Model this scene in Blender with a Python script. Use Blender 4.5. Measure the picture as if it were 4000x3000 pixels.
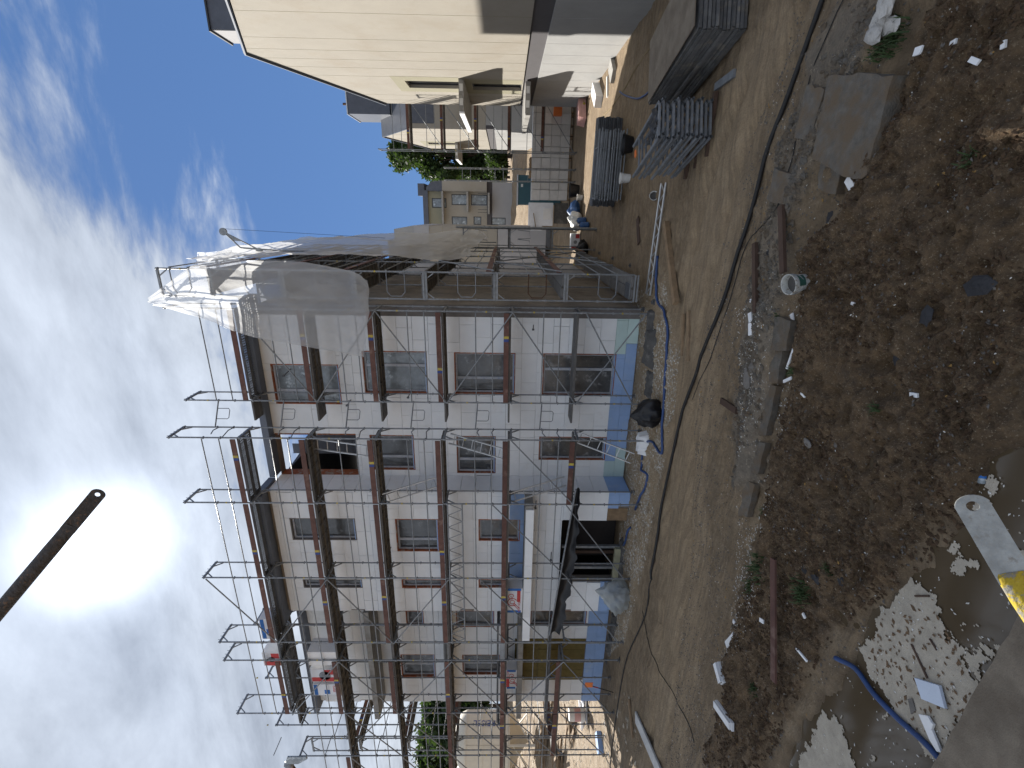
import bpy, math, random
import numpy as np
from mathutils import Vector, Matrix
random.seed(7)
for o in list(bpy.data.objects): bpy.data.objects.remove(o)
SC = bpy.context.scene
COL = SC.collection
# ------------------------------------------------------------------ camera (phone held on its side: world up is picture left)
FPX, CH = 1850., 4.3
PHI, PIT, ROL = math.atan(655/FPX), math.atan(33/FPX), .010
fw = Vector((-math.sin(PHI)*math.cos(PIT), math.cos(PHI)*math.cos(PIT), -math.sin(PIT)))
rt = Vector((math.cos(PHI), math.sin(PHI), 0))
dn = -rt.cross(fw)
c_, s_ = math.cos(ROL), math.sin(ROL)
rr, dd = rt*c_ - dn*s_, dn*c_ + rt*s_
cam = bpy.data.cameras.new('camera'); cam.sensor_fit = 'HORIZONTAL'; cam.sensor_width = 36
cam.lens = FPX/4000*36; cam.clip_start = .05; cam.clip_end = 3000
camo = bpy.data.objects.new('camera', cam); COL.objects.link(camo)
m3 = Matrix((dd, rr, -fw)).transposed()
camo.matrix_world = Matrix.Translation((0, 0, CH)) @ m3.to_4x4()
SC.camera = camo
# ------------------------------------------------------------------ sky, sun, exposure
SUN_EL, SUN_AZ = math.radians(38.3), math.radians(-38.6)
SUND = Vector((math.sin(SUN_AZ)*math.cos(SUN_EL), math.cos(SUN_AZ)*math.cos(SUN_EL), math.sin(SUN_EL)))
W = bpy.data.worlds.new('World'); SC.world = W; W.use_nodes = True
nt = W.node_tree; nt.nodes.clear()
def wn(t, **k):
    n = nt.nodes.new(t)
    for a, b in k.items(): setattr(n, a, b)
    return n
def wl(a, b): nt.links.new(a, b)
def wmath(op, a, b=None, clamp=False):
    n = wn('ShaderNodeMath', operation=op, use_clamp=clamp)
    for i, x in enumerate((a, b)):
        if x is None: continue
        if isinstance(x, (int, float)): n.inputs[i].default_value = x
        else: wl(x, n.inputs[i])
    return n.outputs[0]
wout = wn('ShaderNodeOutputWorld'); bg = wn('ShaderNodeBackground'); wl(bg.outputs[0], wout.inputs[0])
sky = wn('ShaderNodeTexSky', sky_type='NISHITA', sun_disc=False)
sky.sun_elevation = SUN_EL; sky.sun_rotation = SUN_AZ; sky.air_density = 1.0; sky.dust_density = .6; sky.ozone_density = 1.5
tc = wn('ShaderNodeTexCoord'); D0 = tc.outputs['Generated']
def wdot(vec):
    n = wn('ShaderNodeVectorMath', operation='DOT_PRODUCT'); wl(D0, n.inputs[0]); n.inputs[1].default_value = vec
    return n.outputs['Value']
dz = wmath('MAXIMUM', wdot((0, 0, 1)), 0.0)
# clouds lie on a layer overhead: direction / height gives the place on that layer
inv = wmath('DIVIDE', 1.0, wmath('ADD', dz, .12))
sc_ = wn('ShaderNodeVectorMath', operation='SCALE'); wl(D0, sc_.inputs[0]); wl(inv, sc_.inputs['Scale'])
mp = wn('ShaderNodeMapping'); wl(sc_.outputs[0], mp.inputs[0]); mp.inputs['Rotation'].default_value = (0, 0, math.radians(62)); mp.inputs['Scale'].default_value = (.75, 1.7, 1)
def wnoise(scale, detail, rough, dist=0.):
    n = wn('ShaderNodeTexNoise'); wl(mp.outputs[0], n.inputs['Vector'])
    n.inputs['Scale'].default_value = scale; n.inputs['Detail'].default_value = detail; n.inputs['Roughness'].default_value = rough; n.inputs['Distortion'].default_value = dist
    return n.outputs['Fac']
n1 = wnoise(1.5, 9, .62, .35); n2 = wnoise(5.5, 6, .6, .2); n3 = wnoise(.7, 3, .5)
def pray(X, Y): return (fw*FPX + rr*(1500-Y) + dd*(X-2000)).normalized()
edge_n = pray(330, 0).cross(pray(980, 800)).normalized()
if edge_n.dot(SUND) < 0: edge_n = -edge_n
side = wdot(edge_n)
cov = wmath('ADD', wmath('MULTIPLY', side, 2.6), wmath('ADD', wmath('MULTIPLY', wmath('SUBTRACT', n1, .5), 2.6), wmath('MULTIPLY', wmath('SUBTRACT', n2, .5), .9)))
cov = wmath('ADD', cov, -.05)
cr = wn('ShaderNodeMapRange', interpolation_type='SMOOTHSTEP'); wl(cov, cr.inputs['Value'])
cr.inputs['From Min'].default_value = -.05; cr.inputs['From Max'].default_value = .62
cloud = wmath('MULTIPLY', cr.outputs[0], wmath('ADD', .62, wmath('MULTIPLY', n3, .55), True))
sd = wmath('MAXIMUM', wdot(SUND), 0.0)
glow1 = wmath('MULTIPLY', wmath('POWER', sd, 420), 1.3)
glow2 = wmath('MULTIPLY', wmath('POWER', sd, 70), .14)
glow3 = wmath('MULTIPLY', wmath('POWER', sd, 6), .03)
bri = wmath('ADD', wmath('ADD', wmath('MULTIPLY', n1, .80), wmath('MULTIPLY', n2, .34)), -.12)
bri = wmath('MULTIPLY', bri, wmath('SUBTRACT', 1.08, wmath('MULTIPLY', wdot(SUND), .22)))   # clouds brightened away from the sun, added fill for the shaded facade
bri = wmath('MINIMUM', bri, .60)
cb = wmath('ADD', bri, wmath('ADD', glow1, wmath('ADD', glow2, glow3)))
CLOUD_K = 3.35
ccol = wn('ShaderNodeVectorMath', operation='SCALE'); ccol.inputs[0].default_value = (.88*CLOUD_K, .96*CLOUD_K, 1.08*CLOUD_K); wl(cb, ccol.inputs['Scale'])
gam = wn('ShaderNodeGamma'); wl(sky.outputs[0], gam.inputs[0]); gam.inputs[1].default_value = .3      # thin high haze evens the blue out
tint = wn('ShaderNodeMix', data_type='RGBA', blend_type='MULTIPLY'); tint.inputs['Factor'].default_value = 1.0; wl(gam.outputs[0], tint.inputs[6]); tint.inputs[7].default_value = (.185, .335, .64, 1)
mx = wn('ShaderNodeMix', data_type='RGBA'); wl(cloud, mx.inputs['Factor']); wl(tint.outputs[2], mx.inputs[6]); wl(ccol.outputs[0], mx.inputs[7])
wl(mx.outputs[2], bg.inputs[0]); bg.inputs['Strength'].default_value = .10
sl = bpy.data.lights.new('sun', 'SUN'); sl.energy = 2.0; sl.angle = math.radians(.6); sl.color = (1, .95, .87)
slo = bpy.data.objects.new('sun', sl); COL.objects.link(slo)
slo.rotation_euler = SUND.to_track_quat('Z', 'Y').to_euler(); slo.location = SUND*120
vs = SC.view_settings; vs.view_transform = 'Standard'; vs.look = 'None'; vs.gamma = 1; vs.exposure = 2.36; vs.use_curve_mapping = False
SC.render.engine = 'CYCLES'; SC.cycles.use_denoising = True; SC.cycles.max_bounces = 8; SC.cycles.transparent_max_bounces = 16
SC.cycles.sample_clamp_indirect = 8

# ------------------------------------------------------------------ helpers
def at(X, Y, ax='z', val=0.):
    D = pray(X, Y); i = 'xyz'.index(ax); o = (0, 0, CH); t = (val-o[i])/D[i]
    return Vector((D.x*t, D.y*t, CH+D.z*t))
def N(m): return m.node_tree.nodes
def mat(name, col, rough=.8, metal=0., var=.18, vs_=3., bump=.15, bs=40., col2=None, spec=.4, rnd=.08, thr=(.35, .65), col3=None, s3=1.2, t3=(.55, .7)):
    m = bpy.data.materials.new(name); m.use_nodes = True; t = m.node_tree; n = t.nodes; L = t.links.new
    b = n['Principled BSDF']; b.inputs['Roughness'].default_value = rough; b.inputs['Metallic'].default_value = metal
    b.inputs['Specular IOR Level'].default_value = spec
    g = n.new('ShaderNodeNewGeometry')
    nz = n.new('ShaderNodeTexNoise'); L(g.outputs['Position'], nz.inputs['Vector']); nz.inputs['Scale'].default_value = vs_; nz.inputs['Detail'].default_value = 7; nz.inputs['Roughness'].default_value = .65
    mr = n.new('ShaderNodeMapRange'); L(nz.outputs['Fac'], mr.inputs['Value']); mr.inputs['From Min'].default_value = thr[0]; mr.inputs['From Max'].default_value = thr[1]
    mix = n.new('ShaderNodeMix'); mix.data_type = 'RGBA'; L(mr.outputs[0], mix.inputs['Factor'])
    c2 = col2 or tuple(x*(1-var) for x in col)
    mix.inputs[6].default_value = (*col, 1); mix.inputs[7].default_value = (*c2, 1)
    last = mix.outputs[2]
    if col3:
        n3 = n.new('ShaderNodeTexNoise'); L(g.outputs['Position'], n3.inputs['Vector']); n3.inputs['Scale'].default_value = s3; n3.inputs['Detail'].default_value = 9; n3.inputs['Roughness'].default_value = .7
        r3 = n.new('ShaderNodeMapRange'); L(n3.outputs['Fac'], r3.inputs['Value']); r3.inputs['From Min'].default_value = t3[0]; r3.inputs['From Max'].default_value = t3[1]
        x3 = n.new('ShaderNodeMix'); x3.data_type = 'RGBA'; L(r3.outputs[0], x3.inputs['Factor']); L(last, x3.inputs[6]); x3.inputs[7].default_value = (*col3, 1); last = x3.outputs[2]
    oi = n.new('ShaderNodeObjectInfo'); rm = n.new('ShaderNodeMapRange'); L(oi.outputs['Random'], rm.inputs['Value']); rm.inputs['To Min'].default_value = 1-rnd; rm.inputs['To Max'].default_value = 1+rnd
    hv = n.new('ShaderNodeHueSaturation'); L(rm.outputs[0], hv.inputs['Value']); L(last, hv.inputs['Color'])
    L(hv.outputs[0], b.inputs['Base Color'])
    if bump:
        nb = n.new('ShaderNodeTexNoise'); L(g.outputs['Position'], nb.inputs['Vector']); nb.inputs['Scale'].default_value = bs; nb.inputs['Detail'].default_value = 4
        bp = n.new('ShaderNodeBump'); bp.inputs['Strength'].default_value = bump; bp.inputs['Distance'].default_value = .02; L(nb.outputs['Fac'], bp.inputs['Height']); L(bp.outputs[0], b.inputs['Normal'])
    return m
M = {}
M['galv'] = mat('galvanised_steel', (.27, .285, .30), .5, .45, .35, 9, .1, 60, col3=(.32, .30, .26), s3=14, t3=(.62, .72))
M['galv2'] = mat('weathered_steel', (.24, .255, .275), .6, .4, .35, 7, .12, 50, col3=(.30, .28, .24), s3=9, t3=(.6, .72), rnd=.15)
M['dark_steel'] = mat('dark_steel', (.11, .115, .125), .6, .3, .4, 6, .1, 50, col3=(.16, .13, .10), s3=7, t3=(.6, .72))
M['rust'] = mat('rusty_steel', (.11, .055, .03), .8, .2, .4, 9, .2, 60)
M['toe'] = mat('red_brown_board', (.135, .066, .052), .75, 0, .35, 5, .2, 50, col3=(.23, .15, .12), s3=3, t3=(.55, .72), rnd=.15)
M['plank_u'] = mat('stained_deck', (.15, .145, .14), .85, 0, .4, 5, .2, 40, col3=(.17, .16, .15), s3=5, t3=(.55, .75), rnd=.2)
M['brace'] = mat('worn_brace_steel', (.07, .065, .065), .6, .4, .45, 45, .3, 120, col3=(.16, .10, .065), s3=60, t3=(.56, .66))
M['yellow_worn'] = mat('worn_yellow_paint', (.42, .31, .035), .85, 0, .3, 30, .3, 120, col3=(.20, .19, .16), s3=38, t3=(.50, .54), spec=.2)
M['deck_dark'] = mat('muddy_deck_steel', (.14, .14, .14), .75, .1, .4, 4, .2, 40, col3=(.22, .19, .15), s3=3, t3=(.52, .7), rnd=.25)
M['yellow'] = mat('yellow_paint', (.55, .42, .05), .7, 0, .2, 9, .1, 40, col3=(.25, .24, .2), s3=22, t3=(.52, .56))
M['bluep'] = mat('blue_paint', (.03, .06, .25), .5, 0, .2, 9)
M['eps'] = mat('white_foam_board', (.82, .835, .845), .95, 0, .07, 1.5, .25, 160, rnd=.035, col3=(.70, .68, .66), s3=.9, t3=(.58, .75))
M['eps_clean'] = mat('clean_foam', (.78, .78, .78), .9, 0, .08, 3, .2, 120)
M['joint'] = mat('board_joint', (.24, .21, .18), .95, 0, .2, 5, .1)
M['xps'] = mat('blue_foam_board', (.30, .43, .68), .85, 0, .1, 3, .15, 80, rnd=.05, col3=(.36, .46, .62), s3=2, t3=(.55, .7))
M['xps_green'] = mat('green_foam_board', (.52, .66, .64), .85, 0, .1, 3, .15, 80)
M['wool'] = mat('mineral_wool', (.17, .13, .045), .98, 0, .25, 4, .3, 90, rnd=.06)
M['basecoat'] = mat('render_base_coat', (.31, .27, .22), .95, 0, .3, 1.2, .2, 60, col3=(.17, .14, .11), s3=.8, t3=(.5, .7))
M['grey_coat'] = mat('grey_mortar', (.19, .175, .165), .95, 0, .25, 3, .3, 50)
M['block'] = mat('aerated_block', (.66, .65, .64), .95, 0, .12, 4, .3, 90, rnd=.07)
M['beige'] = mat('beige_render', (.325, .298, .252), .95, 0, .08, .7, .35, 120, rnd=0, col3=(.285, .25, .20), s3=.5, t3=(.5, .72))
M['olive'] = mat('olive_render', (.27, .25, .175), .95, 0, .06, .7, .3, 120, rnd=0)
M['white_render'] = mat('white_plaster', (.335, .335, .33), .95, 0, .09, .5, .2, 80, col3=(.28, .28, .275), s3=.35, t3=(.45, .65), rnd=0)
M['grey_render'] = mat('grey_plaster', (.36, .355, .36), .95, 0, .08, .6, .2, 80, rnd=0)
M['band'] = mat('dark_band', (.085, .08, .085), .9, 0, .1, 2, .2, 60, rnd=0)
M['slate'] = mat('slate_grey_metal', (.10, .11, .135), .55, .1, .2, 3, .1, 20, rnd=.08)
M['fascia'] = mat('grey_fascia', (.13, .15, .19), .6, 0, .15, 2, .05)
M['orange'] = mat('orange_tape', (.36, .115, .05), .75, 0, .4, 9, .1, 30, rnd=.2, col3=(.30, .26, .22), s3=4, t3=(.52, .62))
M['pvc'] = mat('window_profile', (.42, .44, .48), .5, 0, .25, 5, .05, col3=(.10, .16, .35), s3=12, t3=(.6, .63))
M['anth'] = mat('anthracite_frame', (.035, .037, .042), .5, 0, .1, 3, .05)
M['concrete'] = mat('concrete', (.33, .32, .30), .92, 0, .2, 4, .3, 70, col3=(.22, .21, .19), s3=2, t3=(.5, .7))
M['slab'] = mat('muddy_concrete', (.20, .165, .125), .85, 0, .3, 3, .4, 60, col3=(.12, .095, .07), s3=2.2, t3=(.45, .65))
M['wood'] = mat('raw_timber', (.28, .19, .11), .85, 0, .3, 5, .2, 50, col3=(.16, .11, .07), s3=4, t3=(.5, .7), rnd=.15)
M['wood_d'] = mat('wet_brown_timber', (.085, .05, .034), .75, 0, .35, 6, .25, 50, rnd=.12)
M['wood_w'] = mat('white_washed_timber', (.56, .55, .53), .85, 0, .2, 3, .2, 30, col3=(.16, .14, .12), s3=14, t3=(.6, .66))
M['black'] = mat('black_plastic', (.012, .012, .014), .45, 0, .3, 6, .3, 25)
M['rubber'] = mat('black_rubber', (.016, .015, .015), .6, 0, .3, 6, .15, 30, col3=(.10, .08, .06), s3=5, t3=(.6, .72))
M['blueh'] = mat('blue_hose', (.03, .07, .20), .5, 0, .3, 5, .1, 30, col3=(.10, .10, .12), s3=6, t3=(.6, .7))
M['bluep2'] = mat('blue_plastic', (.035, .10, .26), .5, 0, .3, 4, .2, 20)
M['white_p'] = mat('white_plastic', (.68, .68, .66), .5, 0, .12, 6, .05, 30, col3=(.42, .40, .36), s3=7, t3=(.58, .68))
M['white_dirty'] = mat('grimy_white_plastic', (.50, .50, .47), .6, 0, .25, 18, .1, 30, col3=(.20, .17, .13), s3=16, t3=(.50, .62))
M['red_p'] = mat('red_print', (.52, .05, .05), .6, 0, .15, 5, .05)
M['blue_p'] = mat('blue_print', (.02, .14, .45), .6, 0, .15, 5, .05)
M['green_p'] = mat('green_print', (.03, .09, .07), .6, 0, .15, 5, .05)
M['alu'] = mat('aluminium', (.55, .56, .57), .4, .7, .2, 6, .05)
M['alu_dull'] = mat('dull_aluminium', (.34, .35, .34), .6, .3, .3, 40, .2, 120, col3=(.22, .21, .19), s3=50, t3=(.58, .68))
M['paper'] = mat('pack_film', (.68, .70, .74), .35, 0, .1, 4, .25, 12)
M['silo'] = mat('cream_silo_paint', (.66, .60, .48), .6, 0, .12, 1, .05, 20, col3=(.40, .26, .14), s3=1.3, t3=(.68, .74))
M['teal'] = mat('teal_paint', (.035, .10, .13), .5, 0, .2, 3)
M['pink'] = mat('pink_sack', (.60, .36, .34), .8, 0, .15, 4, .3, 20)
M['bark'] = mat('bark', (.09, .065, .045), .95, 0, .3, 8, .5, 30)
M['leaf'] = mat('leaf', (.034, .062, .02), .6, 0, .35, 2, 0, spec=.3, rnd=.1)
M['leaf2'] = mat('dark_leaf', (.022, .040, .015), .6, 0, .35, 2, 0, spec=.3)
M['grass'] = mat('grass_blade', (.05, .085, .025), .7, 0, .35, 6, 0)
M['straw'] = mat('dry_straw', (.30, .23, .12), .9, 0, .3, 5, 0)
M['orangep'] = mat('orange_plastic', (.75, .20, .05), .6, 0, .1, 4)
M['scrap'] = mat('dark_scrap', (.03, .03, .034), .7, 0, .4, 8, .4, 40)
M['threshold'] = mat('pale_yellow_foam', (.42, .40, .27), .9, 0, .2, 5)
M['felt'] = mat('wet_felt', (.10, .095, .09), .9, 0, .35, 4, .4, 30, col3=(.2, .19, .17), s3=3, t3=(.52, .7))
M['lump'] = mat('broken_concrete', (.17, .155, .14), .95, 0, .3, 5, .5, 50, rnd=.15)
M['plate'] = mat('dirty_concrete_plate', (.15, .135, .115), .95, 0, .40, 9, .7, 45, col3=(.13, .095, .062), s3=3.5, t3=(.42, .60))
M['crumb'] = mat('foam_crumbs', (.70, .68, .63), .95, 0, .25, 30, .2, 90)
M['chip'] = mat('pale_chips', (.44, .38, .30), .95, 0, .4, 20, .2, 90)
def leafmat(m):
    t = m.node_tree; b = t.nodes['Principled BSDF']; out = t.nodes['Material Output']
    tr = t.nodes.new('ShaderNodeBsdfTranslucent'); tr.inputs[0].default_value = (.05, .09, .015, 1)
    ms = t.nodes.new('ShaderNodeMixShader'); ms.inputs[0].default_value = .35
    t.links.new(b.outputs[0], ms.inputs[1]); t.links.new(tr.outputs[0], ms.inputs[2]); t.links.new(ms.outputs[0], out.inputs[0])
leafmat(M['leaf']); leafmat(M['leaf2'])
def filmmat(name, col, transp, transl, rough=.45, bs=6., bump=.5):
    m = mat(name, col, rough, 0, .12, 2, bump, bs); t = m.node_tree; b = t.nodes['Principled BSDF']; out = t.nodes['Material Output']
    tr = t.nodes.new('ShaderNodeBsdfTranslucent'); tr.inputs[0].default_value = (*col, 1)
    tp = t.nodes.new('ShaderNodeBsdfTransparent'); tp.inputs[0].default_value = (.93, .94, .95, 1)
    m1 = t.nodes.new('ShaderNodeMixShader'); m1.inputs[0].default_value = transl; m2 = t.nodes.new('ShaderNodeMixShader'); m2.inputs[0].default_value = transp
    L = t.links.new; L(b.outputs[0], m1.inputs[1]); L(tr.outputs[0], m1.inputs[2]); L(m1.outputs[0], m2.inputs[1]); L(tp.outputs[0], m2.inputs[2]); L(m2.outputs[0], out.inputs[0])
    return m
M['film'] = filmmat('milky_plastic_film', (.90, .91, .92), .48, .65)
M['film2'] = filmmat('white_plastic_sheet', (.84, .83, .81), .24, .55)
M['bagfilm'] = filmmat('clear_bag_film', (.6, .63, .62), .40, .4, .3, 14)
def glassmat(name, col, rough, bump, bs):
    m = mat(name, col, rough, 0, .5, 2.2, bump, bs, spec=.8, rnd=.25, col3=tuple(min(1, c*2.6+.05) for c in col), s3=3.2, t3=(.56, .74)); return m  # pale streaks in the colour stand in for reflections on the panes
M['foil'] = glassmat('foil_covered_glass', (.085, .09, .095), .22, .5, 5)
M['foil2'] = glassmat('pale_foil_glass', (.26, .30, .33), .2, .6, 4)
M['glass'] = glassmat('dark_glass', (.012, .014, .018), .06, .02, 2)
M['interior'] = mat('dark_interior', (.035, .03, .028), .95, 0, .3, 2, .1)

class MB:
    def __init__(s): s.v = []; s.f = []
    def add(s, vs, fs):
        o = len(s.v); s.v += [tuple(v) for v in vs]; s.f += [tuple(i+o for i in f) for f in fs]; return s
    def box(s, a, b):
        x0, y0, z0 = a; x1, y1, z1 = b
        return s.add([(x0,y0,z0),(x1,y0,z0),(x1,y1,z0),(x0,y1,z0),(x0,y0,z1),(x1,y0,z1),(x1,y1,z1),(x0,y1,z1)],
                     [(0,3,2,1),(4,5,6,7),(0,1,5,4),(1,2,6,5),(2,3,7,6),(3,0,4,7)])
    def cbox(s, c, d): return s.box([c[i]-d[i]/2 for i in range(3)], [c[i]+d[i]/2 for i in range(3)])
    def bar(s, p, q, w, h, up=(0,0,1)):
        p = Vector(p); q = Vector(q); d = (q-p).normalized(); up = Vector(up)
        if abs(d.dot(up)) > .98: up = Vector((0,1,0))
        a = d.cross(up).normalized(); b = a.cross(d)
        a *= w/2; b *= h/2
        vs = [p-a-b, p+a-b, p+a+b, p-a+b, q-a-b, q+a-b, q+a+b, q-a+b]
        return s.add(vs, [(0,3,2,1),(4,5,6,7),(0,1,5,4),(1,2,6,5),(2,3,7,6),(3,0,4,7)])
    def tube(s, p, q, r, n=7, r2=None, cap=True):
        return s.path([p, q], r, n, cap, r2)
    def path(s, pts, r, n=7, cap=True, r2=None):
        pts = [Vector(p) for p in pts]; k = len(pts); o = len(s.v); prev = None
        for i, p in enumerate(pts):
            d = (pts[min(i+1, k-1)]-pts[max(i-1, 0)]).normalized()
            if prev is None:
                up = Vector((0,0,1)) if abs(d.z) < .9 else Vector((0,1,0)); a = d.cross(up).normalized()
            else: a = (prev - d*prev.dot(d)).normalized()
            prev = a; b = a.cross(d)
            R = r if r2 is None else r + (r2-r)*i/(k-1)
            for j in range(n):
                t = 2*math.pi*j/n; s.v.append(tuple(p + a*R*math.cos(t) + b*R*math.sin(t)))
        for i in range(k-1):
            for j in range(n):
                s.f.append((o+i*n+j, o+i*n+(j+1)%n, o+(i+1)*n+(j+1)%n, o+(i+1)*n+j))
        if cap: s.f.append(tuple(o+j for j in range(n))[::-1]); s.f.append(tuple(o+(k-1)*n+j for j in range(n)))
        return s
    def lathe(s, prof, n=20, c=(0,0,0)):
        o = len(s.v)
        for r, z in prof:
            for j in range(n):
                t = 2*math.pi*j/n; s.v.append((c[0]+r*math.cos(t), c[1]+r*math.sin(t), c[2]+z))
        for i in range(len(prof)-1):
            for j in range(n): s.f.append((o+i*n+j, o+i*n+(j+1)%n, o+(i+1)*n+(j+1)%n, o+(i+1)*n+j))
        return s
    def prism(s, poly, vec):
        n = len(poly); vec = Vector(vec); poly = [Vector(p) for p in poly]
        return s.add(poly+[p+vec for p in poly], [tuple(range(n))[::-1], tuple(range(n, 2*n))] + [(i, (i+1)%n, n+(i+1)%n, n+i) for i in range(n)])
    def xf(s, mtx): s.v = [tuple(mtx @ Vector(v)) for v in s.v]; return s
    def build(s, name, m, parent=None, org=None, smooth=False):
        if org is not None: s.v = [(a-org[0], b-org[1], c-org[2]) for a, b, c in s.v]
        me = bpy.data.meshes.new(name); me.from_pydata(s.v, [], s.f); me.update()
        me.materials.append(M[m] if isinstance(m, str) else m)
        if smooth: me.polygons.foreach_set('use_smooth', [True]*len(me.polygons))
        o = bpy.data.objects.new(name, me); COL.objects.link(o)
        if parent: o.parent = parent
        return o
def tag(o, label=None, cat=None, group=None, kind=None):
    for k, v in (('label', label), ('category', cat), ('group', group), ('kind', kind)):
        if v: o[k] = v
    return o
def empty(name, loc, rz=0., label=None, cat=None, group=None):
    o = bpy.data.objects.new(name, None); COL.objects.link(o); o.location = loc; o.rotation_euler = (0, 0, rz); o.empty_display_size = .1
    return tag(o, label, cat, group)
def copy_tree(o, parent=None):
    c = o.copy(); COL.objects.link(c); c.parent = parent
    for ch in list(o.children): copy_tree(ch, c)
    return c
def inst(src, parent, loc=(0,0,0), rot=(0,0,0), scale=None):
    c = src.copy(); COL.objects.link(c); c.parent = parent; c.location = loc; c.rotation_euler = rot
    if scale: c.scale = scale
    return c
# numpy value noise
RNG = np.random.RandomState(3); PERM = RNG.rand(256, 256)
def vnoise(x, y):
    xi = np.floor(x).astype(int); yi = np.floor(y).astype(int); fx = x-xi; fy = y-yi
    fx = fx*fx*(3-2*fx); fy = fy*fy*(3-2*fy)
    g = lambda a, b: PERM[a % 256, b % 256]
    return (g(xi, yi)*(1-fx)+g(xi+1, yi)*fx)*(1-fy) + (g(xi, yi+1)*(1-fx)+g(xi+1, yi+1)*fx)*fy
def fbm(x, y, o=4, l=2.1, g=.5):
    t = 0; a = 1; s = 0
    for i in range(o): t = t + a*vnoise(x+17.3*i, y-9.1*i); s += a; a *= g; x = x*l; y = y*l
    return t/s
def sstep(a, b, x): t = np.clip((x-a)/(b-a), 0, 1); return t*t*(3-2*t)
# ------------------------------------------------------------------ ground
def wpoly(pts): return np.array([tuple(at(x, y))[:2] for x, y in pts])
def inpoly(x, y, P):
    r = np.zeros(x.shape, bool); n = len(P)
    for i in range(n):
        x0, y0 = P[i]; x1, y1 = P[(i+1) % n]
        c = ((y0 > y) != (y1 > y)); xx = (x1-x0)*(y-y0)/((y1-y0) if abs(y1-y0) > 1e-9 else 1e-9)+x0
        r ^= c & (x < xx)
    return r
def pdist(x, y, P, closed=True):
    d = np.full(x.shape, 1e9); n = len(P)
    for i in range(n if closed else n-1):
        a = P[i]; b = P[(i+1) % n]; ab = b-a; L = (ab**2).sum()+1e-9
        t = np.clip(((x-a[0])*ab[0]+(y-a[1])*ab[1])/L, 0, 1)
        d = np.minimum(d, np.hypot(x-a[0]-t*ab[0], y-a[1]-t*ab[1]))
    return d
def zone(x, y, P, soft, warp=.12, ws=2.2):
    wx = x+(fbm(x*ws, y*ws, 4)-.5)*warp*4; wy = y+(fbm(x*ws+50, y*ws+31, 4)-.5)*warp*4
    d = pdist(wx, wy, P); s = np.where(inpoly(wx, wy, P), d, -d)
    return sstep(-soft, soft, s)
Z_TRACK = wpoly([(3020,0),(3225,0),(3090,200),(2990,400),(2820,1150),(2770,1800),(2770,2350),(2680,3000),(2500,3000),(2580,2350),(2590,1800),(2640,1150),(2720,700),(2830,350)])
Z_GREY = wpoly([(3260,0),(3500,0),(3370,300),(3240,500),(3120,900),(3060,1200),(3000,1500),(2960,1900),(2860,1900),(2890,1400),(2950,1000),(3060,560),(3160,250)])
Z_DARK = wpoly([(3640,0),(4100,-100),(4100,1800),(3800,1990),(3620,2200),(3300,2450),(3130,2720),(3000,3000),(2770,3000),(2850,2550),(2960,2150),(3060,1700),(3110,1300),(3140,1000),(3330,800),(3420,500),(3560,300)])
Z_PUD = wpoly([(4150,1660),(3930,1760),(3850,1830),(3800,1960),(3730,2070),(3640,2200),(3480,2330),(3370,2480),(3300,2600),(3250,2700),(3130,2830),(3060,3050),(3700,3150),(4200,2300)])
Z_CHIP = wpoly([(2460,1150),(2600,1100),(2640,1400),(2590,1800),(2520,2200),(2440,2500),(2380,2560),(2420,2100),(2470,1600)])
RUTS = [np.array([tuple(at(x, y))[:2] for x, y in pl]) for pl in (
    [(3120,30),(3000,330),(2860,700),(2760,1100),(2700,1600),(2680,2200),(2610,2900)],
    [(2900,330),(2740,760),(2660,1150),(2610,1700),(2590,2300),(2540,2900)])]
CREST = np.array([tuple(at(x, y))[:2] for x, y in [(3480,30),(3330,330),(3200,560),(3080,900),(3000,1300),(2930,1700),(2870,2000)]])
TRENCH = np.array([tuple(at(x, y))[:2] for x, y in [(3600,60),(3520,330),(3300,720),(3160,950),(3090,1300),(3030,1600),(2960,1950),(2880,2250),(2840,2500)]])
def masks(x, y):
    return (zone(x, y, Z_TRACK, .25), zone(x, y, Z_GREY, .12), zone(x, y, Z_DARK, .10, .16), zone(x, y, Z_PUD, .10, .07, 3), zone(x, y, Z_CHIP, .35, .2))
def HGT(x, y, full=False):
    x = np.atleast_1d(np.asarray(x, float)); y = np.atleast_1d(np.asarray(y, float))
    T, G, D, P, C = masks(x, y); r = np.hypot(x, y)
    near = 1-sstep(16, 26, r)
    h = (fbm(x*.7, y*.7, 3)-.5)*.16*near
    h += (fbm(x*5, y*5, 4)-.5)*(.10*(1-.6*T))*near + (fbm(x*1.1+40, y*4+3, 3)-.5)*.05*near
    h += D*(.05+ (fbm(x*1.4+9, y*1.4, 3)-.4)*.26 + (np.abs(fbm(x*3.4, y*3.4, 4)-.5)*-.60+.08) + (fbm(x*13, y*13, 3)-.5)*.10)*near
    for R_ in RUTS: h -= .13*np.exp(-(pdist(x, y, R_, False)/.16)**2)*near
    h += G*.05*near
    h += .10*np.exp(-(pdist(x, y, CREST, False)/.22)**2)*near*(.5+fbm(x*2, y*2, 3))
    h -= .13*np.exp(-(pdist(x, y, TRENCH, False)/.20)**2)*near*(.6+.8*fbm(x*1.5+7, y*1.5, 3))
    h += C*(fbm(x*9, y*9, 3)-.5)*.10*near
    h = h*(1-P) - P*.10
    h += sstep(33, 62, r)*3.5 + sstep(33, 60, r)*(fbm(x*.35, y*.35, 3)-.5)*.7
    return h if full else float(h[0])
def axis(segs):
    out = [segs[0][0]]
    for a, b, st in segs:
        n = max(1, round((b-a)/st)); out += list(a+(b-a)*(np.arange(n)+1)/n)
    return np.array(out)
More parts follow.
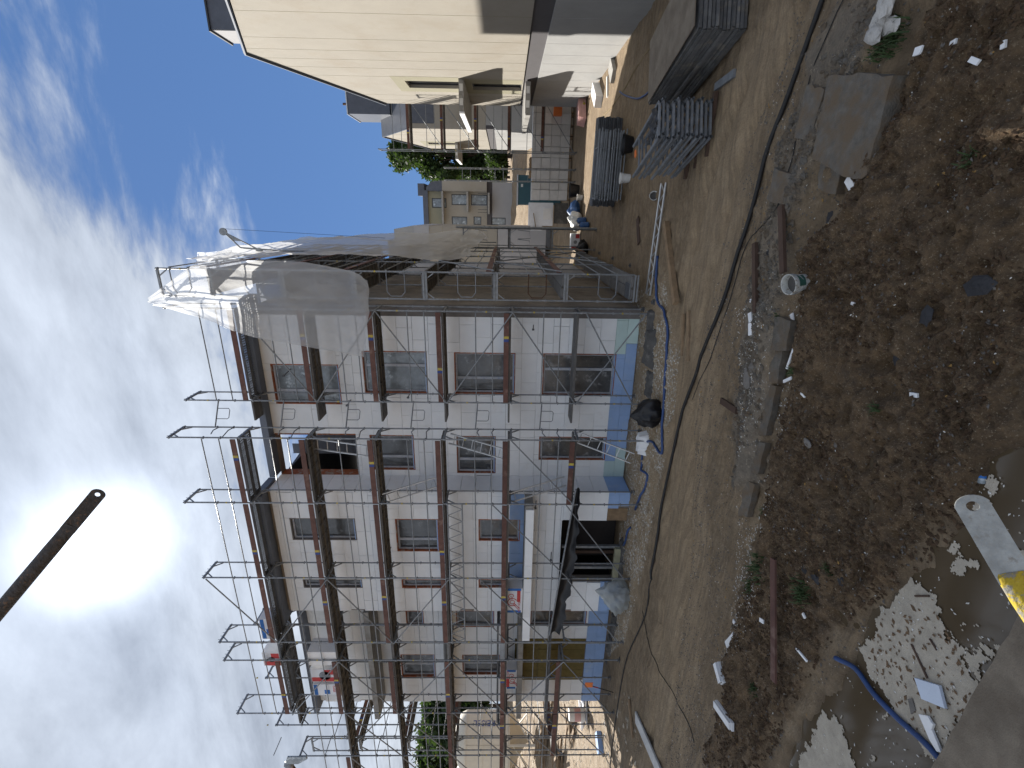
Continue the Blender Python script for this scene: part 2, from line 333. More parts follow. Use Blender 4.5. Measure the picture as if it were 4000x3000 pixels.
gx = axis([(-420,-120,40),(-120,-40,6),(-40,-20,1),(-20,-9,.16),(-9,-6,.07),(-6,3.2,.034),(3.2,6.5,.08),(6.5,14,.5),(14,60,4),(60,400,40)])
gy = axis([(-60,0,6),(0,2,.4),(2,2.3,.1),(2.3,7.5,.034),(7.5,13,.06),(13,20,.15),(20,36,.4),(36,70,1),(70,420,30)])
XX, YY = np.meshgrid(gx, gy); xf_, yf_ = XX.ravel(), YY.ravel()
ZZ = HGT(xf_, yf_, True); mk = masks(xf_, yf_)
nx, ny = len(gx), len(gy)
me = bpy.data.meshes.new('ground'); nv = nx*ny
idx = np.arange(nv).reshape(ny, nx); q = np.stack([idx[:-1,:-1], idx[:-1,1:], idx[1:,1:], idx[1:,:-1]], -1).reshape(-1, 4)
me.vertices.add(nv); me.vertices.foreach_set('co', np.stack([xf_, yf_, ZZ], -1).astype(np.float32).ravel())
me.loops.add(q.size); me.loops.foreach_set('vertex_index', q.astype(np.int32).ravel())
me.polygons.add(len(q)); me.polygons.foreach_set('loop_start', np.arange(0, q.size, 4, dtype=np.int32)); me.polygons.foreach_set('loop_total', np.full(len(q), 4, np.int32))
me.update(calc_edges=True); me.validate()
me.polygons.foreach_set('use_smooth', np.ones(len(q), bool))
for nm, arr in (('soil', np.stack([mk[0], mk[1], mk[2], np.ones(nv)], -1)), ('damp', np.stack([mk[3], mk[4], mk[3]*0, np.ones(nv)], -1))):
    a = me.color_attributes.new(nm, 'FLOAT_COLOR', 'POINT'); a.data.foreach_set('color', arr.astype(np.float32).ravel())
def ground_mat():
    m = bpy.data.materials.new('muddy_ground'); m.use_nodes = True; t = m.node_tree; n = t.nodes; L = t.links.new; b = n['Principled BSDF']
    g = n.new('ShaderNodeNewGeometry')
    def nz(s, d=8, r=.65, lo=.35, hi=.65):
        k = n.new('ShaderNodeTexNoise'); L(g.outputs['Position'], k.inputs['Vector']); k.inputs['Scale'].default_value = s; k.inputs['Detail'].default_value = d; k.inputs['Roughness'].default_value = r
        mr = n.new('ShaderNodeMapRange'); L(k.outputs['Fac'], mr.inputs['Value']); mr.inputs['From Min'].default_value = lo; mr.inputs['From Max'].default_value = hi
        return mr.outputs[0], k.outputs['Fac']
    def mix(f, a, c):
        x = n.new('ShaderNodeMix'); x.data_type = 'RGBA'
        if hasattr(f, 'is_output'): L(f, x.inputs[0])
        else: x.inputs[0].default_value = f
        for s, v in ((6, a), (7, c)):
            if hasattr(v, 'is_output'): L(v, x.inputs[s])
            else: x.inputs[s].default_value = (*v, 1)
        return x.outputs[2]
    def mul(a, c):
        x = n.new('ShaderNodeMath'); x.operation = 'MULTIPLY'
        for i, v in enumerate((a, c)):
            if hasattr(v, 'is_output'): L(v, x.inputs[i])
            else: x.inputs[i].default_value = v
        return x.outputs[0]
    at1 = n.new('ShaderNodeVertexColor'); at1.layer_name = 'soil'; s1 = n.new('ShaderNodeSeparateColor'); L(at1.outputs[0], s1.inputs[0])
    at2 = n.new('ShaderNodeVertexColor'); at2.layer_name = 'damp'; s2 = n.new('ShaderNodeSeparateColor'); L(at2.outputs[0], s2.inputs[0])
    a_, araw = nz(1.1); b_, _ = nz(7, 8, .7, .4, .62); c_n, _ = nz(30, 6, .7, .45, .62); e_, _ = nz(16, 7, .75, .58, .66); f_, _ = nz(2.6, 8, .7, .48, .66); pb, pbr = nz(55, 4, .6, .60, .66)
    base = mix(a_, (0.356,0.255,0.151), (0.248,0.179,0.110)); base = mix(mul(b_, .6), base, (0.173,0.127,0.082)); base = mix(mul(f_, .55), base, (0.407,0.317,0.209))
    base = mix(mul(e_, .55), base, (0.498,0.418,0.310))
    mpx = n.new('ShaderNodeMapping'); L(g.outputs['Position'], mpx.inputs[0]); mpx.inputs['Rotation'].default_value = (0, 0, math.radians(8)); mpx.inputs['Scale'].default_value = (.5, 5.5, 1)
    stn = n.new('ShaderNodeTexNoise'); L(mpx.outputs[0], stn.inputs['Vector']); stn.inputs['Scale'].default_value = 1.6; stn.inputs['Detail'].default_value = 8; stn.inputs['Roughness'].default_value = .7
    stm = n.new('ShaderNodeMapRange'); L(stn.outputs['Fac'], stm.inputs['Value']); stm.inputs['From Min'].default_value = .42; stm.inputs['From Max'].default_value = .60
    base = mix(mul(stm.outputs[0], .65), base, (0.169,0.125,0.081))
    trk = mix(b_, (0.439,0.322,0.197), (0.356,0.257,0.158)); trk = mix(mul(f_, .5), trk, (0.513,0.391,0.251)); trk = mix(mul(pb, .5), trk, (0.597,0.499,0.367))
    trk = mix(mul(stm.outputs[0], .7), trk, (0.213,0.159,0.103)); trk = mix(mul(c_n, .25), trk, (0.169,0.125,0.081))
    base = mix(mul(s1.outputs[0], .9), base, trk)
    gry = mix(a_, (0.316,0.257,0.190), (0.207,0.178,0.141)); gry = mix(mul(b_, .55), gry, (0.133,0.112,0.089)); gry = mix(mul(e_, .7), gry, (0.547,0.469,0.355))
    base = mix(mul(s1.outputs[1], .9), base, gry)
    drk = mix(b_, (0.195,0.125,0.066), (0.090,0.060,0.036)); drk = mix(mul(f_, .55), drk, (0.248,0.160,0.084)); drk = mix(mul(c_n, .4), drk, (0.055,0.040,0.025)); drk = mix(mul(pb, .6), drk, (0.547,0.455,0.327)); drk = mix(mul(e_, .3), drk, (0.332,0.249,0.158))
    base = mix(mul(s1.outputs[2], .95), base, drk)
    chp = mix(e_, (0.364,0.265,0.163), (0.731,0.667,0.484)); chp = mix(mul(pb, .9), chp, (0.731,0.748,0.679))
    base = mix(mul(s2.outputs[1], .85), base, chp)
    base = mix(mul(s2.outputs[0], .8), base, (0.082,0.056,0.034))
    L(base, b.inputs['Base Color'])
    rg = n.new('ShaderNodeMapRange'); L(araw, rg.inputs['Value']); rg.inputs['From Min'].default_value = .35; rg.inputs['From Max'].default_value = .65; rg.inputs['To Min'].default_value = .62; rg.inputs['To Max'].default_value = .95
    L(rg.outputs[0], b.inputs['Roughness']); b.inputs['Specular IOR Level'].default_value = .35
    bn = n.new('ShaderNodeTexNoise'); L(g.outputs['Position'], bn.inputs['Vector']); bn.inputs['Scale'].default_value = 22; bn.inputs['Detail'].default_value = 8; bn.inputs['Roughness'].default_value = .7
    bp = n.new('ShaderNodeBump'); bp.inputs['Strength'].default_value = 1.0; bp.inputs['Distance'].default_value = .09; L(bn.outputs['Fac'], bp.inputs['Height']); L(bp.outputs[0], b.inputs['Normal'])
    return m
me.materials.append(ground_mat())
ground = bpy.data.objects.new('ground', me); COL.objects.link(ground); tag(ground, kind='structure', label='muddy rutted building site ground')
def G(px, py, dz=0., z0=0.):
    p = at(px, py, 'z', z0); p.z = HGT(p.x, p.y)+dz; return p
def GW(x, y, dz=0.): return Vector((x, y, HGT(x, y)+dz))
# puddle with floating scum
PZ = -.035
wm = bpy.data.materials.new('puddle_water'); wm.use_nodes = True; b = wm.node_tree.nodes['Principled BSDF']
b.inputs['Base Color'].default_value = (.075, .055, .033, 1); b.inputs['Roughness'].default_value = .07; b.inputs['Specular IOR Level'].default_value = .5
pb_ = MB(); c2 = Z_PUD.mean(0); hull = []
for k in range(40):
    a = 2*math.pi*k/40; dv_ = np.array([math.cos(a), math.sin(a)]); r_ = ((Z_PUD-c2) @ dv_).max()*1.06; hull.append((*(c2+dv_*r_), PZ))
pb_.add(hull+[(*c2, PZ)], [(k, (k+1) % 40, 40) for k in range(40)])
tag(pb_.build('puddle', wm), kind='structure', label='dark brown puddle beside the concrete slab')
SLAB_E0, SLAB_E1 = at(4000, 2428), at(3690, 2960)
def scum():
    Zs = [wpoly(p) for p in ([(3480,2270),(3560,2260),(3640,2330),(3700,2480),(3745,2560),(3760,2640),(3820,2690),(3830,2720),(3660,3010),(3560,2880),(3470,2740),(3380,2620),(3350,2540),(3420,2470),(3440,2380)],
                             [(3215,2790),(3270,2800),(3300,2900),(3340,3000),(3350,3060),(3080,3060),(3160,2900)])]
    Zt = wpoly([(3900,1750),(4100,1640),(4150,2300),(3700,2700),(3400,2950),(3560,2250),(3700,2080)])
    xs = np.arange(-7.6, -1.6, .014); ys = np.arange(2.2, 5.6, .014); X, Y = np.meshgrid(xs, ys)
    P = zone(X, Y, Z_PUD, .02, .07, 3) > .35
    k = np.zeros(X.shape)
    for Zq in Zs: k = np.maximum(k, zone(X, Y, Zq, .03, .06, 9))
    loose = (fbm(X*4.2, Y*4.2, 5, 2.2, .62) > .60) & (zone(X, Y, Zt, .2) > .5)
    keep = ((k > .5) | loose) & P
    H = PZ+.006+fbm(X*30, Y*30, 3)*.012
    b = MB(); nyy, nxx = X.shape; ii = -np.ones(X.shape, int)
    vs = []; fs = []
    for j in range(nyy-1):
        for i in range(nxx-1):
            if keep[j, i]:
                q = []
                for a, c in ((j,i),(j,i+1),(j+1,i+1),(j+1,i)):
                    if ii[a, c] < 0: ii[a, c] = len(vs); vs.append((X[a,c], Y[a,c], H[a,c]))
                    q.append(ii[a, c])
                fs.append(tuple(q))
    b.v, b.f = vs, fs
    m = mat('floating_scum', (.46, .41, .335), .95, 0, .25, 6, .5, 90, col3=(.30,.25,.19), s3=26, t3=(.60,.68))
    tag(b.build('floating_scum', m, smooth=True), 'pale beige foam scum floating on the puddle', 'scum', kind='stuff')
scum()
d = (SLAB_E1-SLAB_E0).normalized(); nrm = Vector((-d.y, d.x, 0)); 
if nrm.dot(-SLAB_E0) < 0: nrm = -nrm
a0 = SLAB_E0-d*3.0; a1 = SLAB_E1+d*1.5; pl = []
for i in range(41):
    p = a0+(a1-a0)*i/40; pl.append(p+nrm*random.uniform(-.008, .008))
pl += [a1+nrm*2.6, a0+nrm*2.6]
sb = MB().prism([(p.x, p.y, -.3) for p in pl], (0, 0, .375))
so = sb.build('concrete_slab', 'slab'); tag(so, kind='structure', label='muddy concrete slab edge at the puddle')
# ------------------------------------------------------------------ buildings
def rsub(R, ops):
    out = [R]
    for (a0, a1, b0, b1) in ops:
        nx_ = []
        for (x0, x1, z0, z1) in out:
            if a1 <= x0 or a0 >= x1 or b1 <= z0 or b0 >= z1: nx_.append((x0, x1, z0, z1)); continue
            if a0 > x0: nx_.append((x0, a0, z0, z1))
            if a1 < x1: nx_.append((a1, x1, z0, z1))
            m0, m1 = max(x0, a0), min(x1, a1)
            if b0 > z0: nx_.append((m0, m1, z0, b0))
            if b1 < z1: nx_.append((m0, m1, b1, z1))
        out = nx_
    return [r for r in out if r[1]-r[0] > .015 and r[3]-r[2] > .015]
def pxrect(y, v0, v1, Y0, Y1):
    vm, Ym = (v0+v1)/2, (Y0+Y1)/2
    return (at(vm, Y1, 'y', y).x, at(vm, Y0, 'y', y).x, at(v1, Ym, 'y', y).z, at(v0, Ym, 'y', y).z)
MBO = Vector((-9, 16, 0))
main = empty('apartment_building', MBO, 0, 'four storey apartment block with white foam insulation boards behind scaffolding', 'building')
YR, YL = 14.8, 13.75
XR1, XR0 = -2.72, -8.78      # right wall
XL1, XL0 = -8.72, -13.75     # projecting wall
XF1, XF0 = -13.75, -19.8     # far left wall
EAVE = 12.1
winR = {'A4': (1070,1330,1421,1576), 'A3': (1421,1670,1370,1533), 'A2': (1776,2012,1376,1537), 'A1': (2119,2400,1380,1543),
        'B3': (1451,1620,1697,1832), 'B2': (1785,1936,1701,1845), 'B1': (2105,2365,1704,1794)}
winL = {'C4': (1140,1392,2021,2106), 'C3': (1549,1715,2024,2150), 'C2': (1870,2031,2025,2109), 'D4': (1187,1417,2259,2292), 'D3': (1571,1735,2259,2293), 'D2': (1870,2030,2259,2292)}
winF = {'E3': (1587,1656,2382,2440), 'E2': (1782,1930,2381,2445), 'E1': (2072,2154,2381,2440), 'E0': (2192,2290,2381,2440), 'F2': (1807,1952,2553,2631), 'F3': (1568,1700,2552,2640)}
opR = {k: pxrect(YR, *v) for k, v in winR.items()}
opL = {k: pxrect(YL, *v) for k, v in winL.items()}
opF = {k: pxrect(YR, *v) for k, v in winF.items()}
LOGGIA = (-8.70, -7.11, 9.34, EAVE-.02)
DOOR = (-12.41, -9.79, .0, 2.25)
def wall_mass(name, x0, x1, y, ops, z1=EAVE, m='joint', th=.32):
    b = MB()
    for r in rsub((x0, x1, -.3, z1), ops): b.box((r[0], y, r[2]), (r[1], y+th, r[3]))
    return b.build(name, m, main, MBO)
def boards(parent, x0, x1, y, z0, z1, ops, m='eps', bw=1.0, bh=.5, joined=False, seed=1, depth=.05, gap=.009, extra=None):
    rnd = random.Random(seed); acc = MB(); z = z0; row = 0
    while z < z1-.02:
        zt = min(z+bh, z1); off = (row % 2)*bw/2 + rnd.uniform(-.12, .12); x = x0-off
        while x < x1:
            xa, xb = max(x, x0), min(x+bw, x1)
            for r in rsub((xa, xb, z, zt), ops):
                if r[1]-r[0] < .04 or r[3]-r[2] < .04: continue
                pr = rnd.uniform(0, .007); g = gap*rnd.uniform(.4, 1.3)
                bb = acc if joined else MB()
                bb.box((r[0]+g/2, y-depth-pr, r[2]+g/2), (r[1]-g/2, y-.001, r[3]-g/2))
                if not joined:
                    mm = m
                    if extra: mm = extra(r) or m
                    bb.build('insulation_board', mm, parent, MBO)
            x += bw
        z = zt; row += 1
    if joined:
        o = acc.build('insulation_boards', m, parent, MBO); o['kind'] = 'stuff'
def window(r, y, style, parent=main, mull=None, rec=.10, pale=None):
    x0, x1, z0, z1 = r; w = empty('window', (0,0,0)); w.parent = parent
    fw_ = .06
    lining = MB()   # orange sealing tape round the reveal
    t = .03
    lining.box((x0, y-.052, z0), (x0+t, y+rec, z1)).box((x1-t, y-.052, z0), (x1, y+rec, z1)).box((x0+t, y-.05, z0), (x1-t, y+rec, z0+t)).box((x0+t, y-.05, z1-t), (x1-t, y+rec, z1))
    lining.build('reveal_tape', 'orange' if style != 'grey' else 'grey_coat', w, MBO)
    f = MB(); a0, a1, b0, b1 = x0+t, x1-t, z0+t, z1-t; yy = y+rec*.5
    f.box((a0, yy, b0), (a0+fw_, yy+.07, b1)).box((a1-fw_, yy, b0), (a1, yy+.07, b1)).box((a0+fw_, yy, b0), (a1-fw_, yy+.07, b0+fw_)).box((a0+fw_, yy, b1-fw_), (a1-fw_, yy+.07, b1))
    ms = [] if mull is None else [a0+(a1-a0)*k for k in mull]
    for xm in ms: f.box((xm-.045, yy-.004, b0+fw_), (xm+.045, yy+.07, b1-fw_))
    f.build('frame', 'pvc' if style != 'dark' else 'anth', w, MBO)
    xs = [a0+fw_]+sum([[k-.045, k+.045] for k in ms], [])+[a1-fw_]
    for i in range(0, len(xs), 2):
        p = MB(); n = 7
        for jj in range(n+1):
            for ii in range(n+1):
                px_, pz_ = xs[i]+(xs[i+1]-xs[i])*ii/n, b0+fw_+(b1-b0-2*fw_)*jj/n
                ed = min(ii, n-ii, jj, n-jj); p.v.append((px_, yy+.03-(random.uniform(0, .03) if ed else 0), pz_))
        for jj in range(n):
            for ii in range(n): k = jj*(n+1)+ii; p.f.append((k, k+1, k+n+2, k+n+1))
        p.build('pane', (pale or 'foil'), w, MBO, smooth=True)
    # insulation scraps and sill strip in the reveal
    MB().box((x0+t, y-.045, z0+t), (x1-t, y+.02, z0+t+.03)).build('sill_strip', 'xps', w, MBO)
    return w
# right wall
wr = wall_mass('facade_wall', XR0, XR1, YR, list(opR.values())+[LOGGIA])
PL = .72
boards(wr, XR0, XR1, YR, PL, EAVE, list(opR.values())+[LOGGIA], seed=3)
boards(wr, XR0, XR1, YR, .0, PL, list(opR.values()), 'xps', 1.25, .36, seed=5, depth=.045, extra=lambda r: 'xps_green' if r[1] > XR1-.45 or r[0] < XR0+.5 else None)
wl_ = wall_mass('facade_wall', XL0, XL1, YL, list(opL.values())+[DOOR])
boards(wl_, XL0, XL1, YL, 2.3, EAVE-.1, list(opL.values())+[DOOR], seed=11)
boards(wl_, XL0, XL1, YL, PL, 2.3, [DOOR], seed=12, bw=1.3)
boards(wl_, XL0, -12.41, YL, .0, PL, [DOOR], 'xps', 1.25, .36, seed=13, depth=.045)
boards(wl_, -9.3, XL1, YL, .0, PL, [DOOR], 'xps', 1.25, .36, seed=14, depth=.045)
MB().box((-9.79, YL-.03, .02), (-9.3, YL-.001, PL)).build('bare_blockwork', 'wood', wl_, MBO)
wf = wall_mass('facade_wall', XF0, XF1, YR, list(opF.values()))
OLV = pxrect(YR, 2010, 2280, 2490, 2650)
boards(wf, XF0, XF1, YR, .8, EAVE-.1, list(opF.values())+[OLV], joined=True, seed=21)
boards(wf, XF0, XF1, YR, .0, .8, list(opF.values()), 'xps', 1.25, .4, joined=True, seed=22, depth=.045)
x = OLV[0]
for i in range(4):
    for j in range(3):
        a = OLV[0]+(OLV[1]-OLV[0])*i/4; c = OLV[2]+(OLV[3]-OLV[2])*j/3
        MB().box((a+.006, YR-.06-random.uniform(0, .012), c+.006), (a+(OLV[1]-OLV[0])/4-.006, YR-.002, c+(OLV[3]-OLV[2])/3-.006)).build('mineral_wool_board', 'wool', wf, MBO)
# returns, side wall, rear, roof
for k in range(24):
    z0 = PL+.003+(k-1)*.5 if k else .02
    z1_ = min(EAVE-.02, (PL if k == 0 else z0+.49))
    if z1_ > z0+.05: MB().box((XL1+.001, YL-.05, z0), (XL1+.05, YR-.062, z1_)).build('return_board', 'xps' if k == 0 else 'eps', wl_, MBO)
MB().box((XL0, YL+.32, -.3), (XL0+.3, YR, EAVE)).build('return_wall', 'joint', main, MBO)
sw = MB().box((XR1-.3, YR+.323, -.3), (XR1, 23.4, EAVE)).build('side_wall', 'basecoat', main, MBO)
MB().box((XR1-.28, YR-.06, .0), (XR1+.02, YR+.321, EAVE-.02)).build('corner_render_strip', 'grey_coat', main, MBO)
for k in range(7): MB().box((XR1+.0, 15.3+k*1.15, .05), (XR1+.006, 15.32+k*1.15, EAVE-.1)).build('render_joint', 'grey_coat', sw, MBO)
rb = MB().box((-9, 23.45, -.3), (XR1-.1, 30.6, 13.2)); rb.build('rear_wing_wall', 'grey_render', main, MBO)
MB().box((-9.2, 23.3, 13.2), (XR1-.05, 30.7, 16.3)).build('rear_wing_roof', 'slate', main, MBO)
MB().box((XF0, 22.8, -.3), (-9.05, 23.4, EAVE)).build('back_wall', 'grey_render', main, MBO)
MB().box((XF0, YR+.322, -.3), (XF0+.3, 22.79, EAVE)).build('side_wall', 'grey_coat', main, MBO)
MB().box((-19.4, 15.2, -.2), (-3.1, 22.7, -.1)).build('floor_slab', 'concrete', main, MBO)
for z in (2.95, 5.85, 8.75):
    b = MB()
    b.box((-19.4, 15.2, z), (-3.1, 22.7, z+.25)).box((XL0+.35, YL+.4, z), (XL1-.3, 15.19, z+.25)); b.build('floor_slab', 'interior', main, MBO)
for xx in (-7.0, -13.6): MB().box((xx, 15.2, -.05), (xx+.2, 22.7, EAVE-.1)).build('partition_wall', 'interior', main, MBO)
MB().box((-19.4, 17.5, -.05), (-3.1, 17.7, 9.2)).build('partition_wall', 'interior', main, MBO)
# roof plate with fascia, cut for the roof terrace
rp = MB()
rp.box((XL0-.3, YL-.42, EAVE), (XL1+.15, YR-.45, EAVE+.22)).box((XR0+.2, YR-.42, EAVE), (XR1+.3, YR+.33, EAVE+.2)).box((XF0-.2, YR-.40, EAVE-.1), (XL0-.32, YR+.33, EAVE+.1))
rp.build('eaves_fascia', 'fascia', main, MBO)
g = MB()
g.box((XR0+.3, YR-.50, EAVE-.06), (XR1+.2, YR-.43, EAVE+.10)).box((XL0-.2, YL-.5, EAVE-.06), (XL1+.1, YL-.43, EAVE+.10)); g.build('gutter', 'fascia', main, MBO)
MB().prism([(XR1-.2, 16.2, EAVE+.2), (XR1-.2, 23.2, EAVE+.2), (XR1-.2, 20, EAVE+2.4)], (-4.2, 0, 0)).build('roof', 'slate', main, MBO)
MB().prism([(XL0+.2, 15, EAVE+.1), (XL0+.2, 23.2, EAVE+.1), (XL0+.2, 19, EAVE+.4)], (4.6, 0, 0)).build('roof', 'slate', main, MBO)
# terrace: slate covered slope seen through the gap
x0, x1, z0, z1 = LOGGIA
tr = MB().prism([(x0-.02, YR+1.6, z0-.2), (x0-.02, YR+1.6, z1+.3), (x0+.95, YR+1.6, z0+1.75), (x1+.3, YR+1.6, z0+.9), (x1+.3, YR+1.6, z0-.2)], (0, .2, 0)); ts = tr.build('slate_slope', 'slate', main, MBO)
for k in range(9):
    zz = z0+.05+k*.33
    MB().box((x0, YR+1.585, zz), (x1-.15 if k < 3 else x0+max(.3, 1.2-.16*(k-3)), YR+1.597, zz+.31)).build('slate_course', 'slate', ts, MBO)
MB().box((x0-.03, YR-.055, z0), (x0+.02, YR+.34, z1)).build('terrace_lining', 'orange', main, MBO)
MB().box((x1-.02, YR-.055, z0), (x1+.03, YR+.34, z1)).build('terrace_lining', 'orange', main, MBO)
MB().box((x0, YR+.0, z0-.04), (x1, YR+1.6, z0)).build('terrace_floor', 'slate', main, MBO)
for k, r in opR.items():
    window(r, YR, 'tape', mull={'A4': [.32], 'A3': [.66], 'A2': [.37], 'A1': [.62]}.get(k, [.35] if k != 'B1' else None), pale='foil2' if k in ('A4', 'A3') else None)
for k, r in opL.items(): window(r, YL, 'tape' if k[1] != '4' else 'grey', mull={'C3': [.33], 'C4': None}.get(k))
for k, r in opF.items(): window(r, YR, 'tape', mull=[.5] if k[0] == 'F' else None)
# entrance opening, canopy, balconies
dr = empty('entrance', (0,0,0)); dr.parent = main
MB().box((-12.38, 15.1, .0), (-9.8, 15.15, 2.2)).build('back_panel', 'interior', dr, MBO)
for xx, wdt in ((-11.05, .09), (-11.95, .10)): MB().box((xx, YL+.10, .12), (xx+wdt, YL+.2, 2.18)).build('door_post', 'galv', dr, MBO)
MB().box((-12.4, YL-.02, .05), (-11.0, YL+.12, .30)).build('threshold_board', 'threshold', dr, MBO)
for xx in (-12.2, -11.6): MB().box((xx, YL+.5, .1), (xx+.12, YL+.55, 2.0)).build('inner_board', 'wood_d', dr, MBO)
cz0, cz1 = 3.30, 3.56
MB().box((XL0-.6, 12.98, cz0), (XL1-.02, YL-.06, cz1)).build('canopy_slab', 'concrete', main, MBO)
for k in range(5):
    a = XL0-.6+k*1.1; MB().box((a, 12.93, cz0-.02), (a+1.09, 12.975, cz1-.02)).build('canopy_edge_board', 'eps', main, MBO)
bands = [(-8.75-1.2*i-1.19, -8.75-1.2*i) for i in range(4)]
for a, c in bands:
    a = max(a, XL0)
    for q in rsub((a, c, cz1+.005, 4.05), [opL['C2'], opL['D2']]): MB().box((q[0], YL-.075, q[2]), (q[1], YL-.062, q[3])).build('splash_board', 'xps', main, MBO)
# balconies of the set back part
for z in (3.45, 6.3, 9.2):
    MB().box((XF0+.4, 13.7, z), (XF1-.1, YR-.07, z+.2)).build('balcony_slab', 'concrete', main, MBO)

# ------------------------------------------------------------------ finished beige houses on the right
def gable_house(loc, label, x, y0, y1, zr, ze, depth, base, yr=None, wins=(), chim=True):
    e = empty('beige_house', loc, 0, label, 'building'); O = loc
    yr = (y0+y1)/2 if yr is None else yr
    zb = base+3.5-.0; zd = base+2.86
    zl = ze
    def poly(za, zt):   # upper wall polygon above za
        return [(x, y0, za), (x, y1, za), (x, y1, zl), (x, yr, zr), (x, y0, zl)]
    ops = [(a, b, c, d) for a, b, c, d in wins]
    # wall as strips so that window openings are real
    w = MB()
    ys = sorted(set([y0, y1, yr]+[v for o in ops for v in o[:2]]))
    top = lambda y: zl+(zr-zl)*(1-abs(y-yr)/((y1-yr) if y > yr else (yr-y0)))
    for a, b in zip(ys, ys[1:]):
        cut = sorted([(o[2], o[3]) for o in ops if o[0] <= a+1e-6 and o[1] >= b-1e-6]); z = zb
        for c, d in cut:
            if c > z: w.box((x, a, z), (x+.3, b, c))
            z = d
        w.prism([(x, a, z), (x, b, z), (x, b, top(b)), (x, a, top(a))], (.3, 0, 0))
    w.build('upper_wall', 'beige', e, O)
    MB().box((x+.05, y0+.003, zd), (x+.35, y1-.003, zb)).build('dark_band', 'band', e, O)
    MB().box((x, y0, base-1.5), (x+.3, y1, zd)).build('lower_wall', 'white_render', e, O)
    MB().box((x+.3, y1-.3, base-1.5), (x+depth, y1, zl)).build('end_wall', 'beige', e, O)
    MB().box((x+.3, y0, zb), (x+depth, y0+.3, zl)).build('end_wall', 'beige', e, O)
    MB().box((x+.3, y0, base-1.5), (x+depth, y0+.3, zb-.01)).build('end_wall', 'white_render', e, O)
    # roof: two slopes with white verge
    for s in (y0, y1):
        b = MB(); b.prism([(x-.04, s+(-.1 if s == y0 else .1), zl+.02), (x-.04, yr, zr+.02), (x-.04, yr, zr+.14), (x-.04, s+(-.1 if s == y0 else .1), zl+.1)], (depth, 0, 0)); b.build('roof_slope', 'slate', e, O)
        b = MB(); b.prism([(x-.09, s+(-.12 if s == y0 else .12), zl+.05), (x-.09, yr, zr+.05), (x-.09, yr, zr+.11), (x-.09, s+(-.12 if s == y0 else .12), zl+.11)], (.045, 0, 0)); b.build('verge_strip', 'fascia', e, O)
    # render joints
    j = [y0+.9, y0+3.2]; yy = y0+1.8; rd = random.Random(int(y0*7))
    while yy < y1-.4:
        if not any(o[0]-.1 < yy < o[1]+.1 for o in ops):
            MB().box((x-.004, yy, zb), (x-.0005, yy+.018, top(yy)-.02)).build('render_joint', 'olive', e, O)
            MB().box((x-.004, yy, base-.3), (x-.0005, yy+.014, zd)).build('render_joint', 'grey_render', e, O)
        yy += rd.choice([1.15, 1.3, 2.4])
    for (a, b, c, d) in ops:
        wn_ = empty('window', (0,0,0)); wn_.parent = e
        f = MB(); t = .07
        f.box((x+.14, a, c), (x+.2, a+t, d)).box((x+.14, b-t, c), (x+.2, b, d)).box((x+.14, a+t, c), (x+.2, b-t, c+t)).box((x+.14, a+t, d-t), (x+.2, b-t, d)); f.build('frame', 'anth', wn_, O)
        MB().box((x+.165, a+t, c+t), (x+.175, b-t, d-t)).build('pane', 'glass', wn_, O)
        pn = MB()
        for r in rsub((a-.75, b+.75, c, d+.55), [(a, b, c, d)]): pn.box((x-.006, r[0], r[2]), (x-.0015, r[1], r[3]))
        pn.build('colour_panel', 'olive', wn_, O)
    return e
def balcony(e, O, x0, x1, y0, y1, z, rag=False):
    s = MB().box((x0, y0, z-.12), (x1, y1, z+.12)).build('balcony_slab', 'concrete', e, O)
    n = 6
    for i in range(n):
        a = y0+(y1-y0)*i/n
        MB().box((x0-.06-random.uniform(0, .03), a+.02, z-.13), (x0-.001, a+(y1-y0)/n-.02, z+.10)).build('edge_board', 'eps' if not rag else 'concrete', s, O)
    for yy in (y0+.15, y0+(y1-y0)*.5):
        MB().box((x0+.25+.0*yy, y0-.03, z-.08), (x0+.55, y0-.001, z+.08)).build('bracket', 'white_p', s, O); break
    MB().box((x1-.5, y0-.03, z-.08), (x1-.2, y0-.001, z+.08)).build('bracket', 'white_p', s, O)
    return s
L1 = Vector((6, 22, 0))
W1 = [(26.1, 27.4, 6.55, 9.15), (26.35, 27.55, 3.55, 6.0)]
h1 = gable_house(L1, 'near beige rendered house with two balconies, sunlit white ground floor', 6.0, 13.75, 31.08, 14.68, 11.15, 11, 0., 22.4, W1)
balcony(h1, L1, 4.65, 5.99, 25.5, 31.1, 6.42); balcony(h1, L1, 4.65, 5.99, 25.7, 31.1, 3.28, True)
ch = MB().box((7.6, 25.18, 12.6), (12.0, 26.95, 17.4)).build('roof_box', 'slate', h1, L1); MB().box((7.57, 25.22, 12.7), (7.598, 26.9, 17.38)).build('cheek_panel', 'grey_render', ch, L1); MB().box((7.5, 25.1, 17.4), (12.1, 27.0, 17.47)).build('coping', 'anth', ch, L1)
MB().lathe([(.001, 0), (.12, 0), (.12, .25), (.2, .3), (.2, .42), (.001, .5)], 12, (9.2, 26, 17.47)).build('vent_cap', 'alu', h1, L1, True)
L2 = Vector((6, 45, 2.4))
h2 = gable_house(L2, 'second beige house further down the street with scaffolding at its corner', 6.0, 39.3, 50.3, 14.3, 11.5, 9, 2.3, 43.4, [(46.3, 47.5, 8.7, 11.2)])
balcony(h2, L2, 4.7, 5.99, 45.8, 50.3, 8.6)
c2 = MB().box((7.2, 41.2, 13.2), (9.2, 44.6, 16.4)).build('roof_box', 'slate', h2, L2); MB().box((7.15, 41.15, 16.39), (9.25, 44.65, 16.47)).build('coping', 'alu', c2, L2)
for yy in (42, 43.4): MB().tube((8, yy, 16.45), (8, yy, 16.95), .09).build('vent_pipe', 'rust', c2, L2)
